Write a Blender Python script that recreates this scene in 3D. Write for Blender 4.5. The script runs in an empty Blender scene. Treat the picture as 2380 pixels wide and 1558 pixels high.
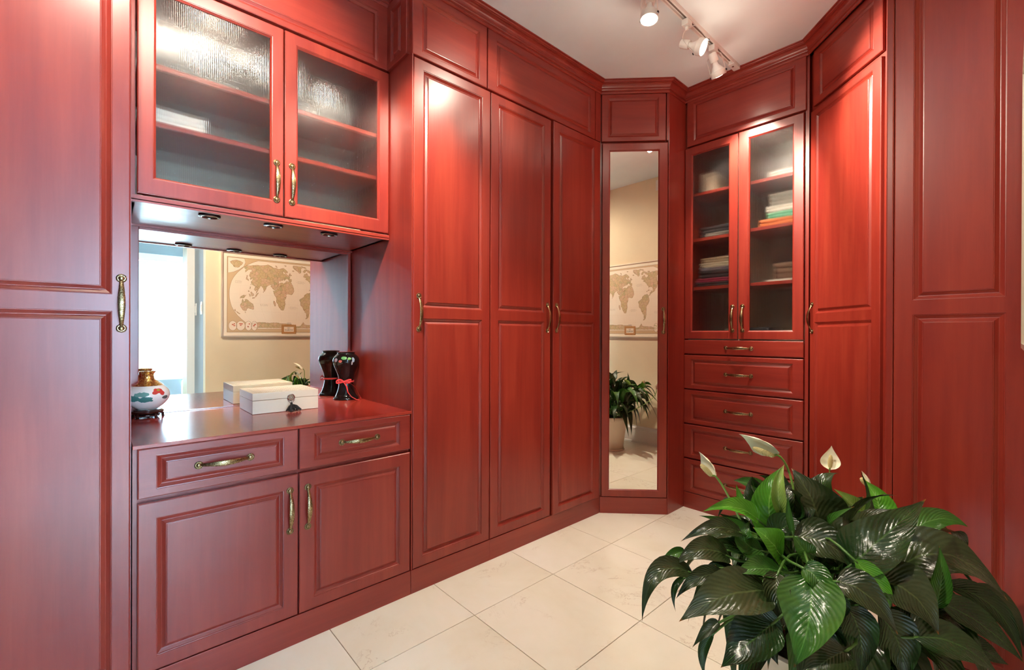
import bpy, bmesh, math, random
from mathutils import Vector, Matrix, noise
from mathutils.geometry import tessellate_polygon
SC = bpy.context.scene
C = SC.collection
PI = math.pi
random.seed(7)

# ------------------------------------------------------------------ camera
CAMH = 1.15
F_PX = 1046.067
_yaw, _pit, _rol = math.radians(47.84274), math.radians(-.12712), math.radians(.18978)
_f = Vector((-math.sin(_yaw)*math.cos(_pit), math.cos(_yaw)*math.cos(_pit), math.sin(_pit)))
_r = Vector((math.cos(_yaw), math.sin(_yaw), 0)); _u = _r.cross(_f)
_r2 = _r*math.cos(_rol)+_u*math.sin(_rol); _u2 = -_r*math.sin(_rol)+_u*math.cos(_rol)
cam = bpy.data.cameras.new('camera'); cam.sensor_width = 36; cam.lens = F_PX/2380*36; cam.clip_start = .01
camo = bpy.data.objects.new('camera', cam); C.objects.link(camo); SC.camera = camo
m = Matrix((_r2, _u2, -_f)).transposed().to_4x4(); m.translation = Vector((0, 0, CAMH)); camo.matrix_world = m
# ------------------------------------------------------------------ light settings
SC.view_settings.view_transform = 'Standard'; SC.view_settings.look = 'None'
SC.view_settings.gamma = 1; SC.view_settings.use_curve_mapping = False
SC.view_settings.exposure = 0.06
SKY = 44.0
SUN = 40.0
SPOT_W = 130
FILL_W = 1.6
W = bpy.data.worlds.new('daylight'); SC.world = W; W.use_nodes = True
bg = W.node_tree.nodes['Background']; bg.inputs[0].default_value = (.46, .73, 1, 1); bg.inputs[1].default_value = SKY
_s = bpy.data.lights.new('sun', 'SUN'); _s.energy = SUN; _s.angle = .02; _s.color = (.50, .75, 1)
_so = bpy.data.objects.new('sun', _s); C.objects.link(_so); _so.rotation_euler = Vector((-.882, -.02, -.470)).to_track_quat('-Z', 'Y').to_euler()
WARM = (1, .87, .70)
SC.cycles.max_bounces = 10; SC.cycles.diffuse_bounces = 5; SC.cycles.glossy_bounces = 6
SC.cycles.transmission_bounces = 8; SC.cycles.transparent_max_bounces = 12
SC.cycles.sample_clamp_indirect = 60; SC.cycles.blur_glossy = .3

# ------------------------------------------------------------------ materials
def mat(name, col=(.8, .8, .8), rough=.5, metal=0, **kw):
    m = bpy.data.materials.new(name); m.use_nodes = True
    b = m.node_tree.nodes['Principled BSDF']
    b.inputs['Base Color'].default_value = (*col, 1); b.inputs['Roughness'].default_value = rough; b.inputs['Metallic'].default_value = metal
    for k, v in kw.items(): b.inputs[k.replace('_', ' ')].default_value = v
    return m
def N(m, t, **kw):
    n = m.node_tree.nodes.new(t)
    for k, v in kw.items(): setattr(n, k, v)
    return n
def L(m, a, b): m.node_tree.links.new(a, b)
def bsdf(m): return m.node_tree.nodes['Principled BSDF']
def coords(m, scale=(1, 1, 1), src='Object', off=True):
    tc = N(m, 'ShaderNodeTexCoord'); mp = N(m, 'ShaderNodeMapping'); mp.inputs['Scale'].default_value = scale
    L(m, tc.outputs[src], mp.inputs['Vector'])
    if off:
        oi = N(m, 'ShaderNodeObjectInfo'); mu = N(m, 'ShaderNodeVectorMath', operation='SCALE'); mu.inputs[0].default_value = (7, 9, 11)
        L(m, oi.outputs['Random'], mu.inputs['Scale']); L(m, mu.outputs[0], mp.inputs['Location'])
    return mp.outputs[0]
def noisetex(m, vec, scale=5, detail=4, rough=.5, dist=0):
    n = N(m, 'ShaderNodeTexNoise'); n.inputs['Scale'].default_value = scale; n.inputs['Detail'].default_value = detail
    n.inputs['Roughness'].default_value = rough; n.inputs['Distortion'].default_value = dist; L(m, vec, n.inputs['Vector']); return n
def ramp(m, fac, stops):
    r = N(m, 'ShaderNodeValToRGB'); e = r.color_ramp.elements
    while len(e) < len(stops): e.new(.5)
    for i, (p, c) in enumerate(stops): e[i].position = p; e[i].color = (*c, 1) if len(c) == 3 else c
    L(m, fac, r.inputs[0]); return r.outputs[0]
def bump(m, h, strength=.2, dist=.002):
    b = N(m, 'ShaderNodeBump'); b.inputs['Strength'].default_value = strength; b.inputs['Distance'].default_value = dist
    L(m, h, b.inputs['Height']); L(m, b.outputs[0], bsdf(m).inputs['Normal']); return b

def wood(name, scale, k=1.0, rough=.31):
    m = mat(name, rough=rough)
    v = coords(m, scale)
    n = noisetex(m, v, 1.0, 6, .62, .35)
    nf = noisetex(m, coords(m, tuple(q*6 if q > 5 else q*2.2 for q in scale)), 1.0, 3, .6); am = N(m, 'ShaderNodeMath', operation='MULTIPLY_ADD'); L(m, nf.outputs[0], am.inputs[0]); am.inputs[1].default_value = .24; L(m, n.outputs[0], am.inputs[2])
    sb = N(m, 'ShaderNodeMath', operation='SUBTRACT'); L(m, am.outputs[0], sb.inputs[0]); sb.inputs[1].default_value = .12
    c = ramp(m, sb.outputs[0], [(.25, (.215*k, .0180*k, .0120*k)), (.45, (.260*k, .0245*k, .0150*k)), (.60, (.300*k, .0330*k, .0185*k)), (.80, (.350*k, .0470*k, .0245*k))])
    L(m, c, bsdf(m).inputs['Base Color'])
    n2 = noisetex(m, coords(m, (400, 400, 400)), 1, 2)
    bump(m, n2.outputs[0], .05, .0004)
    bsdf(m).inputs['IOR'].default_value = 1.6
    return m
M_WV = wood('cherry_wood_upright', (16, 16, 1.3))
M_WH = wood('cherry_wood_lying', (1.3, 16, 16))
M_WX = wood('cherry_wood_worktop', (14, 1.2, 14), 1.42, .19); bsdf(M_WX).inputs['IOR'].default_value = 1.75
M_DARK = mat('cabinet_interior', (.16, .10, .075), .5)
n = noisetex(M_DARK, coords(M_DARK, (14, 14, 1.5)), 1, 4); L(M_DARK, ramp(M_DARK, n.outputs[0], [(.3, (.40, .33, .26)), (.7, (.52, .44, .35))]), bsdf(M_DARK).inputs['Base Color'])

def painted(name, col, rough=.6, sc=60, var=.04, bs=.04):
    m = mat(name, col, rough); v = coords(m, (1, 1, 1), off=False)
    n = noisetex(m, v, 3, 4); a = tuple(max(0, c*(1-var)) for c in col); b = tuple(min(1, c*(1+var)) for c in col)
    L(m, ramp(m, n.outputs[0], [(.3, a), (.7, b)]), bsdf(m).inputs['Base Color'])
    n2 = noisetex(m, v, sc, 3); bump(m, n2.outputs[0], bs, .002)
    return m
M_BEIGE = painted('beige_wall_paint', (.80, .68, .47), .75)
M_CEIL = painted('ceiling_paint', (.80, .86, .86), .85)
M_GREY = painted('grey_wall_paint', (.33, .36, .38), .7)
M_WHITE = painted('white_trim_paint', (.80, .78, .74), .35, 20, .02, .01)
M_CREAMTRIM = painted('cream_door_paint', (.72, .62, .42), .45)
M_GROUT = painted('grout', (.40, .31, .21), .9)

def marble():
    m = mat('cream_marble', rough=.07)
    v = coords(m, (1, 1, 1), 'Object')
    n1 = noisetex(m, v, 2.2, 5, .6, .4)
    base = ramp(m, n1.outputs[0], [(.25, (.80, .76, .61)), (.5, (.87, .85, .72)), (.75, (.92, .90, .80))])
    n2 = noisetex(m, v, 2.6, 8, .68, 1.2)
    mth = N(m, 'ShaderNodeMath', operation='SUBTRACT'); mth.inputs[1].default_value = .5; L(m, n2.outputs[0], mth.inputs[0])
    ab = N(m, 'ShaderNodeMath', operation='ABSOLUTE'); L(m, mth.outputs[0], ab.inputs[0])
    vein = ramp(m, ab.outputs[0], [(.0, (1, 1, 1)), (.006, (0, 0, 0))])
    n3 = noisetex(m, v, 3.5, 3); msk = ramp(m, n3.outputs[0], [(.52, (0, 0, 0)), (.72, (1, 1, 1))])
    mu = N(m, 'ShaderNodeMath', operation='MULTIPLY'); L(m, vein, mu.inputs[0]); L(m, msk, mu.inputs[1])
    mx = N(m, 'ShaderNodeMix', data_type='RGBA'); L(m, mu.outputs[0], mx.inputs[0]); L(m, base, mx.inputs[6]); mx.inputs[7].default_value = (.42, .30, .19, 1)
    L(m, mx.outputs[2], bsdf(m).inputs['Base Color'])
    n4 = noisetex(m, v, 14, 5); bsdf(m).inputs['IOR'].default_value = 1.58; L(m, ramp(m, n4.outputs[0], [(.3, (.06,)*3), (.7, (.11,)*3)]), bsdf(m).inputs['Roughness'])
    return m
M_MARBLE = marble()
M_MIRROR = mat('mirror_silver', (.93, .91, .84), .0, 1)
M_BRASS = mat('antique_brass', (.45, .33, .16), .3, 1)
_v = coords(M_BRASS, (1, 1, 1)); _n = noisetex(M_BRASS, _v, 420, 3, .6)
L(M_BRASS, ramp(M_BRASS, _n.outputs[0], [(.38, (.10, .065, .03)), (.5, (.32, .225, .11)), (.65, (.52, .42, .26))]), bsdf(M_BRASS).inputs['Base Color'])
L(M_BRASS, ramp(M_BRASS, _n.outputs[0], [(.3, (.42,)*3), (.7, (.22,)*3)]), bsdf(M_BRASS).inputs['Roughness'])
M_CHROME = mat('brushed_chrome', (.62, .6, .58), .22, 1)
M_BLACKM = mat('black_metal', (.03, .03, .035), .3, .6)
M_WHITEM = mat('white_lamp_metal', (.86, .83, .78), .35)

def reeded():
    m = mat('reeded_glass', (.95, .95, .92), .15); nt = m.node_tree
    g = bsdf(m); g.inputs['Transmission Weight'].default_value = 1; g.inputs['IOR'].default_value = 1.45
    t = N(m, 'ShaderNodeBsdfTransparent'); t.inputs[0].default_value = (.93, .93, .90, 1)
    v = coords(m, (1, 1, 1), off=False); n = noisetex(m, v, 260, 2); bump(m, n.outputs[0], .12, .0008)
    x = N(m, 'ShaderNodeMixShader'); x.inputs[0].default_value = .72
    L(m, t.outputs[0], x.inputs[1]); L(m, g.outputs[0], x.inputs[2]); L(m, x.outputs[0], nt.nodes['Material Output'].inputs[0]); return m
M_REED = reeded()
def pane():
    m = mat('clear_window_glass', (1, 1, 1), .02); nt = m.node_tree
    t = N(m, 'ShaderNodeBsdfTransparent'); g = N(m, 'ShaderNodeBsdfGlossy'); g.inputs[1].default_value = .02
    x = N(m, 'ShaderNodeMixShader'); x.inputs[0].default_value = .05
    L(m, t.outputs[0], x.inputs[1]); L(m, g.outputs[0], x.inputs[2]); L(m, x.outputs[0], nt.nodes['Material Output'].inputs[0]); return m
M_PANE = pane()
def emis(name, col, s):
    m = mat(name, col, .4); bsdf(m).inputs['Emission Color'].default_value = (*col, 1); bsdf(m).inputs['Emission Strength'].default_value = s; return m
M_BULB = emis('lit_bulb_lens', (1, .90, .74), 14)
M_HOUSING = mat('white_bulb_housing', (.88, .86, .82), .3)

# ------------------------------------------------------------------ object helpers
def link(o, parent=None):
    C.objects.link(o)
    if parent: o.parent = parent
    return o
def empty(name, loc=(0, 0, 0), rz=0, parent=None):
    o = bpy.data.objects.new(name, None); o.empty_display_size = .1; o.location = loc; o.rotation_euler = (0, 0, rz); return link(o, parent)
def tag(o, label=None, cat=None, group=None, kind=None):
    if label: o['label'] = label
    if cat: o['category'] = cat
    if group: o['group'] = group
    if kind: o['kind'] = kind
    return o
def thing(name, label, cat, loc=(0, 0, 0), rz=0, group=None): return tag(empty(name, loc, rz), label, cat, group)
def mesh(name, vs, fs, m, parent=None, smooth=False, loc=None, rot=None):
    me = bpy.data.meshes.new(name); me.from_pydata([tuple(v) for v in vs], [], fs); me.update()
    for mm in (m if isinstance(m, (list, tuple)) else [m]): me.materials.append(mm)
    if smooth: me.polygons.foreach_set('use_smooth', [True]*len(me.polygons))
    o = bpy.data.objects.new(name, me)
    if loc: o.location = loc
    if rot: o.rotation_euler = rot
    return link(o, parent)
class MB:
    def __init__(s): s.v = []; s.f = []; s.mi = []
    def add(s, vs, fs, mi=0):
        n = len(s.v); s.v += [Vector(v) for v in vs]; s.f += [tuple(i+n for i in f) for f in fs]; s.mi += [mi]*len(fs); return s
    def box(s, x0, x1, y0, y1, z0, z1, mi=0, b=0.0):
        if b <= 0:
            vs = [(x, y, z) for x in (x0, x1) for y in (y0, y1) for z in (z0, z1)]
            return s.add(vs, [(0, 1, 3, 2), (4, 6, 7, 5), (0, 4, 5, 1), (2, 3, 7, 6), (0, 2, 6, 4), (1, 5, 7, 3)], mi)
        bm = bmesh.new(); bmesh.ops.create_cube(bm, size=1)
        for v in bm.verts: v.co = Vector(((x0+x1)/2+v.co.x*(x1-x0), (y0+y1)/2+v.co.y*(y1-y0), (z0+z1)/2+v.co.z*(z1-z0)))
        bmesh.ops.bevel(bm, geom=bm.edges[:], offset=b, segments=2, affect='EDGES', profile=.6)
        bm.verts.index_update(); s.add([v.co for v in bm.verts], [[v.index for v in f.verts] for f in bm.faces], mi); bm.free(); return s
    def prism(s, poly, z0, z1, mi=0):
        k = len(poly); vs = [(x, y, z0) for x, y in poly]+[(x, y, z1) for x, y in poly]
        fs = [(i, (i+1) % k, k+(i+1) % k, k+i) for i in range(k)]+[tuple(reversed(range(k))), tuple(range(k, 2*k))]
        return s.add(vs, fs, mi)
    def lathe(s, prof, c=(0, 0, 0), ax=(0, 0, 1), seg=24, mi=0, cap=True):
        ax = Vector(ax).normalized(); q = Vector((0, 0, 1)).rotation_difference(ax); c = Vector(c); vs = []; fs = []
        for r, h in prof:
            for i in range(seg): a = 2*PI*i/seg; vs.append(c+q @ Vector((r*math.cos(a), r*math.sin(a), h)))
        for j in range(len(prof)-1):
            for i in range(seg): a = j*seg+i; b = j*seg+(i+1) % seg; fs.append((a, b, b+seg, a+seg))
        if cap: fs.append(tuple(reversed(range(seg)))); fs.append(tuple(range((len(prof)-1)*seg, len(prof)*seg)))
        return s.add(vs, fs, mi)
    def tube(s, pts, r, seg=8, mi=0, flat=None, up=(0, 0, 1)):
        pts = [Vector(p) for p in pts]; k = len(pts); vs = []; fs = []; up = Vector(up)
        for i, p in enumerate(pts):
            t = (pts[min(i+1, k-1)]-pts[max(i-1, 0)]).normalized(); a = t.cross(up)
            if a.length < 1e-4: a = t.cross(Vector((1, 0, 0)))
            a.normalize(); b = a.cross(t).normalized(); rr = r[i] if isinstance(r, (list, tuple)) else r
            ra, rb = (rr, rr) if flat is None else (rr, flat)
            for j in range(seg): an = 2*PI*j/seg; vs.append(p+a*ra*math.cos(an)+b*rb*math.sin(an))
        for i in range(k-1):
            for j in range(seg): a = i*seg+j; b = i*seg+(j+1) % seg; fs.append((a, b, b+seg, a+seg))
        fs.append(tuple(reversed(range(seg)))); fs.append(tuple(range((k-1)*seg, k*seg)))
        return s.add(vs, fs, mi)
    def build(s, name, m, parent=None, smooth=False, **kw):
        o = mesh(name, s.v, s.f, m, parent, False, **kw)
        if isinstance(m, (list, tuple)): o.data.polygons.foreach_set('material_index', s.mi)
        if smooth:
            o.data.polygons.foreach_set('use_smooth', [True]*len(o.data.polygons))
            try: o.data.set_sharp_from_angle(angle=math.radians(40))
            except Exception: pass
        return o
def structure(name, mb, m, label=None):
    o = mb.build(name, m); o['kind'] = 'structure'
    if label: o['label'] = label
    return o

# ------------------------------------------------------------------ room shell
ZC = 2.765
PN = .472
floor = structure('floor', MB().box(-2.6, 3.6, -1.9, 3.4, -.12, -.0045), M_GROUT, 'cream marble tile floor with thin grout lines')
tme = None; ntile = 0
for i in range(-2, 12):
    for j in range(-4, 7):
        x = -1.462-PN+i*PN; y = 1.122-PN+j*PN-.0
        if x < -2.0 or x > 3.3 or y < -1.9 or y > 3.1: continue
        if x+PN < -1.8: continue
        if tme is None:
            o = MB().box(0, PN-.0026, 0, PN-.0026, -.0044, 0, b=.0009).build('tile', M_MARBLE, floor); tme = o.data
        else:
            o = bpy.data.objects.new('tile', tme); link(o, floor)
        o.location = (x+.0013, y+.0013, random.uniform(-.0002, .0002))
structure('ceiling', MB().box(-2.6, 3.6, -1.9, 3.4, ZC, ZC+.1), M_CEIL, 'plain off-white ceiling above the closet')
structure('wall_left', MB().box(-2.58, -2.46, -1.9, 3.4, 0, ZC), M_BEIGE)
structure('wall_far', MB().box(-2.46, .2, 3.28, 3.4, 0, ZC), M_BEIGE)
structure('wall_right', MB().box(.045, .165, .68, 3.28, 0, ZC), M_BEIGE, 'beige wall carrying the framed world map')
structure('wall_back', MB().box(-2.46, 3.6, -.85, -.72, 0, ZC), painted('brown_bounce_absorber', (.07, .035, .025), .7))  # unseen wall, set close and dark to soak up bounce towards the end cabinet
structure('wall_hall', MB().box(.165, .72, .68, .80, 0, ZC), M_GREY, 'grey-painted hall wall with two light switches')
structure('wall_bedroom', MB().box(.165, 3.6, 3.0, 3.12, 0, ZC), M_GREY)
WY0, WY1, WZ0, WZ1, WX = -.12, 1.75, .52, 2.20, 3.5
structure('wall_window', MB().box(WX, WX+.12, -1.8, WY0, 0, ZC).box(WX, WX+.12, WY1, 3.0, 0, ZC).box(WX, WX+.12, WY0, WY1, 0, WZ0).box(WX, WX+.12, WY0, WY1, WZ1, ZC), M_GREY, 'pale bedroom wall around the bright window')
# thick jamb of the opening towards the bedroom
o = structure('door_1', MB().box(.72, 1.12, .625, .80, 0, 2.07), M_CREAMTRIM, 'cream painted jamb of the opening to the bedroom')
MB().box(.705, .72, .615, .685, 0, 2.12, b=.004).build('casing', M_WHITE, o)
MB().box(.72, 1.12, .625, .80, 2.07, ZC).build('wall_above', M_GREY, o)
win = structure('window_1', MB().box(WX-.02, WX+.06, WY0-.05, WY0, WZ0, WZ1).box(WX-.02, WX+.06, WY1, WY1+.05, WZ0, WZ1).box(WX-.02, WX+.06, WY0-.05, WY1+.05, WZ0-.06, WZ0)
    .box(WX-.02, WX+.06, WY0-.05, WY1+.05, WZ1, WZ1+.05).box(WX, WX+.05, .50, .53, WZ0, WZ1).box(WX, WX+.05, 1.14, 1.17, WZ0, WZ1), M_WHITE, 'tall bright bedroom window seen in the mirror')
for a, b in ((WY0, .50), (.53, 1.14), (1.17, WY1)):
    MB().box(WX+.02, WX+.026, a, b, WZ0, WZ1).build('pane', M_PANE, win)
structure('trim_2', MB().box(WX-.10, WX-.021, WY0-.2, WY1+.2, 2.185, 2.285, b=.006), M_WHITE, 'white cornice box above the bedroom window')
# roller blind over the near sash
M_BLIND = mat('translucent_blind', (.80, .86, .90), .9)
_t = N(M_BLIND, 'ShaderNodeBsdfTranslucent'); _t.inputs[0].default_value = (.8, .9, 1, 1); _x = N(M_BLIND, 'ShaderNodeMixShader'); _x.inputs[0].default_value = .10
L(M_BLIND, bsdf(M_BLIND).outputs[0], _x.inputs[1]); L(M_BLIND, _t.outputs[0], _x.inputs[2]); L(M_BLIND, _x.outputs[0], M_BLIND.node_tree.nodes['Material Output'].inputs[0])
bl = thing('roller_blind', 'pale drawn roller blind over the left sash of the bedroom window', 'blind', (WX-.06, 0, 0))
MB().box(-.001, .001, -.30+.60, .50, WZ0-.02, 2.18).build('fabric', M_BLIND, bl)
MB().box(-.006, .006, -.30+.60, .50, WZ0-.045, WZ0-.02, b=.002).build('bottom_bar', M_WHITE, bl)

# baseboard
prof = [(0, 0), (.016, 0), (.016, .018), (.013, .022), (.013, .135), (.016, .14), (.012, .158), (.006, .166), (.004, .178), (0, .18)]
def base_run(name, p0, p1, n):
    p0 = Vector(p0); p1 = Vector(p1); n = Vector(n); k = len(prof)
    vs = [p+n*a+Vector((0, 0, b)) for p in (p0, p1) for a, b in prof]
    fs = [(i, i+1, k+i+1, k+i) for i in range(k-1)]+[tuple(range(k)), tuple(reversed(range(k, 2*k)))]
    structure(name, MB().add(vs, fs), M_WHITE, 'white moulded baseboard')
base_run('baseboard_right', (.045, .68, 0), (.045, 1.995, 0), (-1, 0, 0))
base_run('baseboard_hall', (.045, .68, 0), (.70, .68, 0), (0, -1, 0))

# crown moulding swept with mitres
def sweep(name, path, prof, m, label):
    P = [Vector(p) for p in path]; k = len(prof); vs = []
    for i, p in enumerate(P):
        ns = []
        for a, b in ((i-1, i), (i, i+1)):
            if a < 0 or b >= len(P): continue
            d = (P[b]-P[a]).normalized(); ns.append(Vector((d.y, -d.x)))
        n = ns[0] if len(ns) == 1 else (ns[0]+ns[1])/(1+ns[0].dot(ns[1]))
        for o_, z in prof: vs.append((p.x+n.x*o_, p.y+n.y*o_, z))
    fs = [(j*k+i, j*k+i+1, (j+1)*k+i+1, (j+1)*k+i) for j in range(len(P)-1) for i in range(k-1)]
    o = mesh(name, vs, fs, m); o['kind'] = 'structure'; o['label'] = label; return o
cp = [(0, 2.690), (.004, 2.690), (.0075, 2.694), (.0085, 2.700), (.006, 2.704), (.0045, 2.705), (.0045, 2.708), (.010, 2.711), (.0115, 2.715), (.009, 2.719)]
for i in range(7):
    t = i/6*PI/2; cp.append((.010+.022*(1-math.cos(t)), 2.720+.026*math.sin(t)))
cp += [(.034, 2.746), (.034, 2.750), (.039, 2.752), (.042, 2.756), (.042, 2.759), (.047, 2.760), (.048, ZC)]
CROWN = [(-1.766, -.40), (-1.766, .062), (-1.981, .062), (-1.981, 1.004), (-1.766, 1.004), (-1.766, 2.362), (-1.46, 2.664), (-1.46, 2.872), (-.745, 2.872), (-.287, 2.414), (-.287, 2.0), (.045, 2.0)]
sweep('trim_1', CROWN, cp, M_WH, 'cherry crown moulding running round the tops of all the cabinets')

# ------------------------------------------------------------------ doors
PANEL = [(0, 0), (.0005, .0016), (.0030, .0020), (.0042, .0040), (.0125, .0092), (.0138, .0095), (.0152, .0090), (.0235, .0034), (.0241, .0016), (.0262, .0013), (.0268, .0002), (.0275, 0)]
GLASSP = [(0, 0), (.0005, .0014), (.0025, .0018), (.0035, .0035), (.0085, .0085), (.0088, .012)]
def ring(x0, z0, x1, z1, i, y): return [(x0+i, y, z0+i), (x1-i, y, z0+i), (x1-i, y, z1-i), (x0+i, y, z1-i)]
def door(name, x0, x1, z0, z1, holes, parent, m=M_WV, th=.019, y=0, kind='panel'):
    """one moulded front, its face in the plane y; holes = [(x0,z0,x1,z1)] stacked upwards"""
    mb = MB(); e = [(0, th), (0, .004), (.0008, .0016), (.0022, .0010), (.0032, 0)]
    ox, oz = x0, z0; w, h = x1-x0, z1-z0
    H = [(a-ox, b-oz, c-ox, d-oz) for a, b, c, d in holes]
    R = [ring(0, 0, w, h, i, d) for i, d in e]
    for a, b in zip(R, R[1:]): mb.add(a+b, [(i, (i+1) % 4, 4+(i+1) % 4, 4+i) for i in range(4)])
    i = e[-1][0]
    def faces(yy, ins):
        X0, Z0, X1, Z1 = ins, ins, w-ins, h-ins
        if not H: mb.add([(X0, yy, Z0), (X1, yy, Z0), (X1, yy, Z1), (X0, yy, Z1)], [(0, 1, 2, 3)]); return
        a, c = H[0][0], H[0][2]
        q = [(X0, Z0, a, Z1), (c, Z0, X1, Z1)]; zz = Z0
        for hh in H: q.append((a, zz, c, hh[1])); zz = hh[3]
        q.append((a, zz, c, Z1))
        for (p, r, s_, t) in q: mb.add([(p, yy, r), (s_, yy, r), (s_, yy, t), (p, yy, t)], [(0, 1, 2, 3)])
    faces(0, i)
    for (a, b, c, d) in H:
        pr = PANEL if kind == 'panel' else GLASSP+[(.0088, th)]
        R = [ring(a, b, c, d, ii, dd) for ii, dd in pr]
        for p, q in zip(R, R[1:]): mb.add(p+q, [(k, (k+1) % 4, 4+(k+1) % 4, 4+k) for k in range(4)])
        if kind == 'panel': mb.add(R[-1], [(0, 1, 2, 3)])
    if kind == 'panel' or not H: mb.add([(0, th, 0), (w, th, 0), (w, th, h), (0, th, h)], [(3, 2, 1, 0)])
    else: faces(th, 0)
    o = mb.build(name, m, parent); o.location = (ox, y, oz); return o
# bow handle, 148 mm between rosettes, lies along local z, stands out towards -y
def handle_mesh():
    mb = MB()
    for s_ in (-1, 1):
        mb.lathe([(.0122, 0), (.0128, .0012), (.0125, .0026), (.0110, .0034), (.0094, .0016), (.0078, .0016), (.0070, .0040), (.0052, .0058), (.0028, .0066), (.0003, .0068)], (0, 0, s_*.074), (0, -1, 0), 20)
    pts = []; rr = []
    for i in range(21):
        u = i/20; z = -.068+.136*u; out = .003+.024*math.sin(PI*u)**.75
        pts.append((0, -out, z)); rr.append(.0042+.0046*math.sin(PI*u)**1.2)
    mb.tube(pts, rr, 10, flat=.0019, up=(0, 1, 0)); return mb
_h = handle_mesh().build('handle', M_BRASS, None, True); HME = _h.data; bpy.data.objects.remove(_h)
def handle(x, z, parent, horiz=False, y=0):
    o = bpy.data.objects.new('handle', HME); link(o, parent)
    o.location = (x-parent.location.x, y, z-parent.location.z)
    if horiz: o.rotation_euler = (0, PI/2, 0)
    return o
def reed_pane(x0, x1, z0, z1, parent, y=.009, pitch=.006):
    ox, oy, oz = parent.location
    n = int((x1-x0)/pitch*6); vs = []; fs = []
    for i in range(n+1):
        x = x0+(x1-x0)*i/n; d = .00035*(1+math.cos(2*PI*(x-x0)/pitch))
        for yy in (y-d, y+.004):
            for z in (z0, z1): vs.append((x-ox, yy, z-oz))
    for i in range(n):
        a = i*4; fs += [(a, a+4, a+5, a+1), (a+2, a+3, a+7, a+6)]
    fs += [(0, 1, 3, 2), (4*n, 4*n+2, 4*n+3, 4*n+1)]
    o = mesh('reeded_glass', vs, fs, M_REED, parent); 
    o.data.polygons.foreach_set('use_smooth', [True]*len(fs)); o.data.set_sharp_from_angle(angle=math.radians(50))
    return o

A_ = (-1.766, 0, 0); RA = PI/2
# --- left tall cabinet (foreground)
c = thing('wardrobe', 'tall cherry wardrobe door nearest the camera, left of the vanity, with blue daylight sheen', 'wardrobe', A_, RA, 'built-in cherry wardrobes')
MB().box(-.40, .060, .021, .66, .0, 2.70).build('body', M_WV, c)
MB().box(-.40, .060, .0, .020, .0, .104, b=.001).build('toe_kick', M_WH, c)
d = door('door', -.395, .0575, .107, 2.378, [(-.349, .148, .0165, 1.2145), (-.349, 1.2625, .0165, 2.332)], c); handle(.037, 1.237, d)
door('valance_panel', -.395, .0575, 2.388, 2.695, [(-.349, 2.412, .0165, 2.652)], c, M_WH)
# --- vanity base
c = thing('vanity_cabinet', 'low cherry vanity cabinet with two drawers over two doors under the mirror', 'cabinet', A_, RA)
MB().box(.063, 1.0, .021, .655, .0, .795).build('body', M_WV, c)
MB().box(.063, 1.001, .0, .020, .0, .104, b=.001).build('toe_kick', M_WH, c)
for (a, b, h0, h1) in ((.074, .5325, .119, .4845), (.537, .997, .589, .9485)):
    d = door('drawer', a, b, .643, .7955, [(h0, .667, h1, .7725)], c, M_WH); handle((h0+h1)/2, .720, d, True)
    d = door('door', a, b, .107, .629, [(h0, .150, h1, .578)], c)
    handle(.5045 if a < .3 else .567, .499, d)
t = thing('worktop', 'red cherry vanity worktop below the wall mirror', 'worktop', A_, RA)
MB().box(.0625, 1.0035, -.001, .662, .7965, .808, b=.0012).build('slab', M_WX, t)
# --- wall mirror in the niche
t = thing('wall_mirror', 'wide vanity wall mirror in the niche behind the worktop', 'mirror', A_, RA)
MB().box(.09, .985, .664, .668, .809, 1.583).build('glass', M_MIRROR, t)
fr = MB().box(.063, .105, .655, .69, .809, 1.598, b=.002).box(.983, 1.0, .655, .69, .809, 1.598, b=.002).box(.105, .983, .656, .69, 1.580, 1.598, b=.002)
fr.build('frame', M_WV, t)
MB().box(.105, .983, .6605, .6635, .809, .812).build('edge_strip', M_CHROME, t)
# --- upper glass cabinet
U_ = (-1.981, 0, 0)
c = thing('wall_cabinet', 'upper cherry cabinet with two reeded glass doors above the vanity', 'cabinet', U_, RA)
for a in (.0602, .986): MB().box(a, a+.017, .021, .44, 1.6, 2.70).build('side', M_WV, c)
MB().box(.081, .986, .43, .46, 1.6, 2.70).build('back', M_DARK, c)
MB().box(.081, .986, .021, .43, 2.39, 2.70).build('top', M_WH, c)
MB().box(.0602, 1.003, .0, .455, 1.6, 1.618, b=.001).build('bottom_panel', M_WH, c)
MB().box(.0602, 1.003, .0, .018, 1.594, 1.606, b=.002).build('light_rail', M_WH, c)
MB().box(.064, 1.003, .43, .449, 1.590, 1.60).build('rear_rail', M_WH, c)
for zz in (1.885, 2.085): MB().box(.082, .985, .030, .42, zz-.009, zz+.009, b=.001).build('shelf', M_WH, c)
for (a, b, g0, g1, hx) in ((.081, .5385, .123, .4985, .513), (.5435, 1.001, .5865, .955, .571)):
    d = door('door', a, b, 1.625, 2.385, [(g0, 1.680, g1, 2.340)], c, kind='glass')
    reed_pane(g0+.004, g1-.004, 1.684, 2.336, d); handle(hx, 1.762, d)
door('valance_panel', .072, .995, 2.396, 2.70, [(.123, 2.418, .947, 2.656)], c, M_WH)
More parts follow.
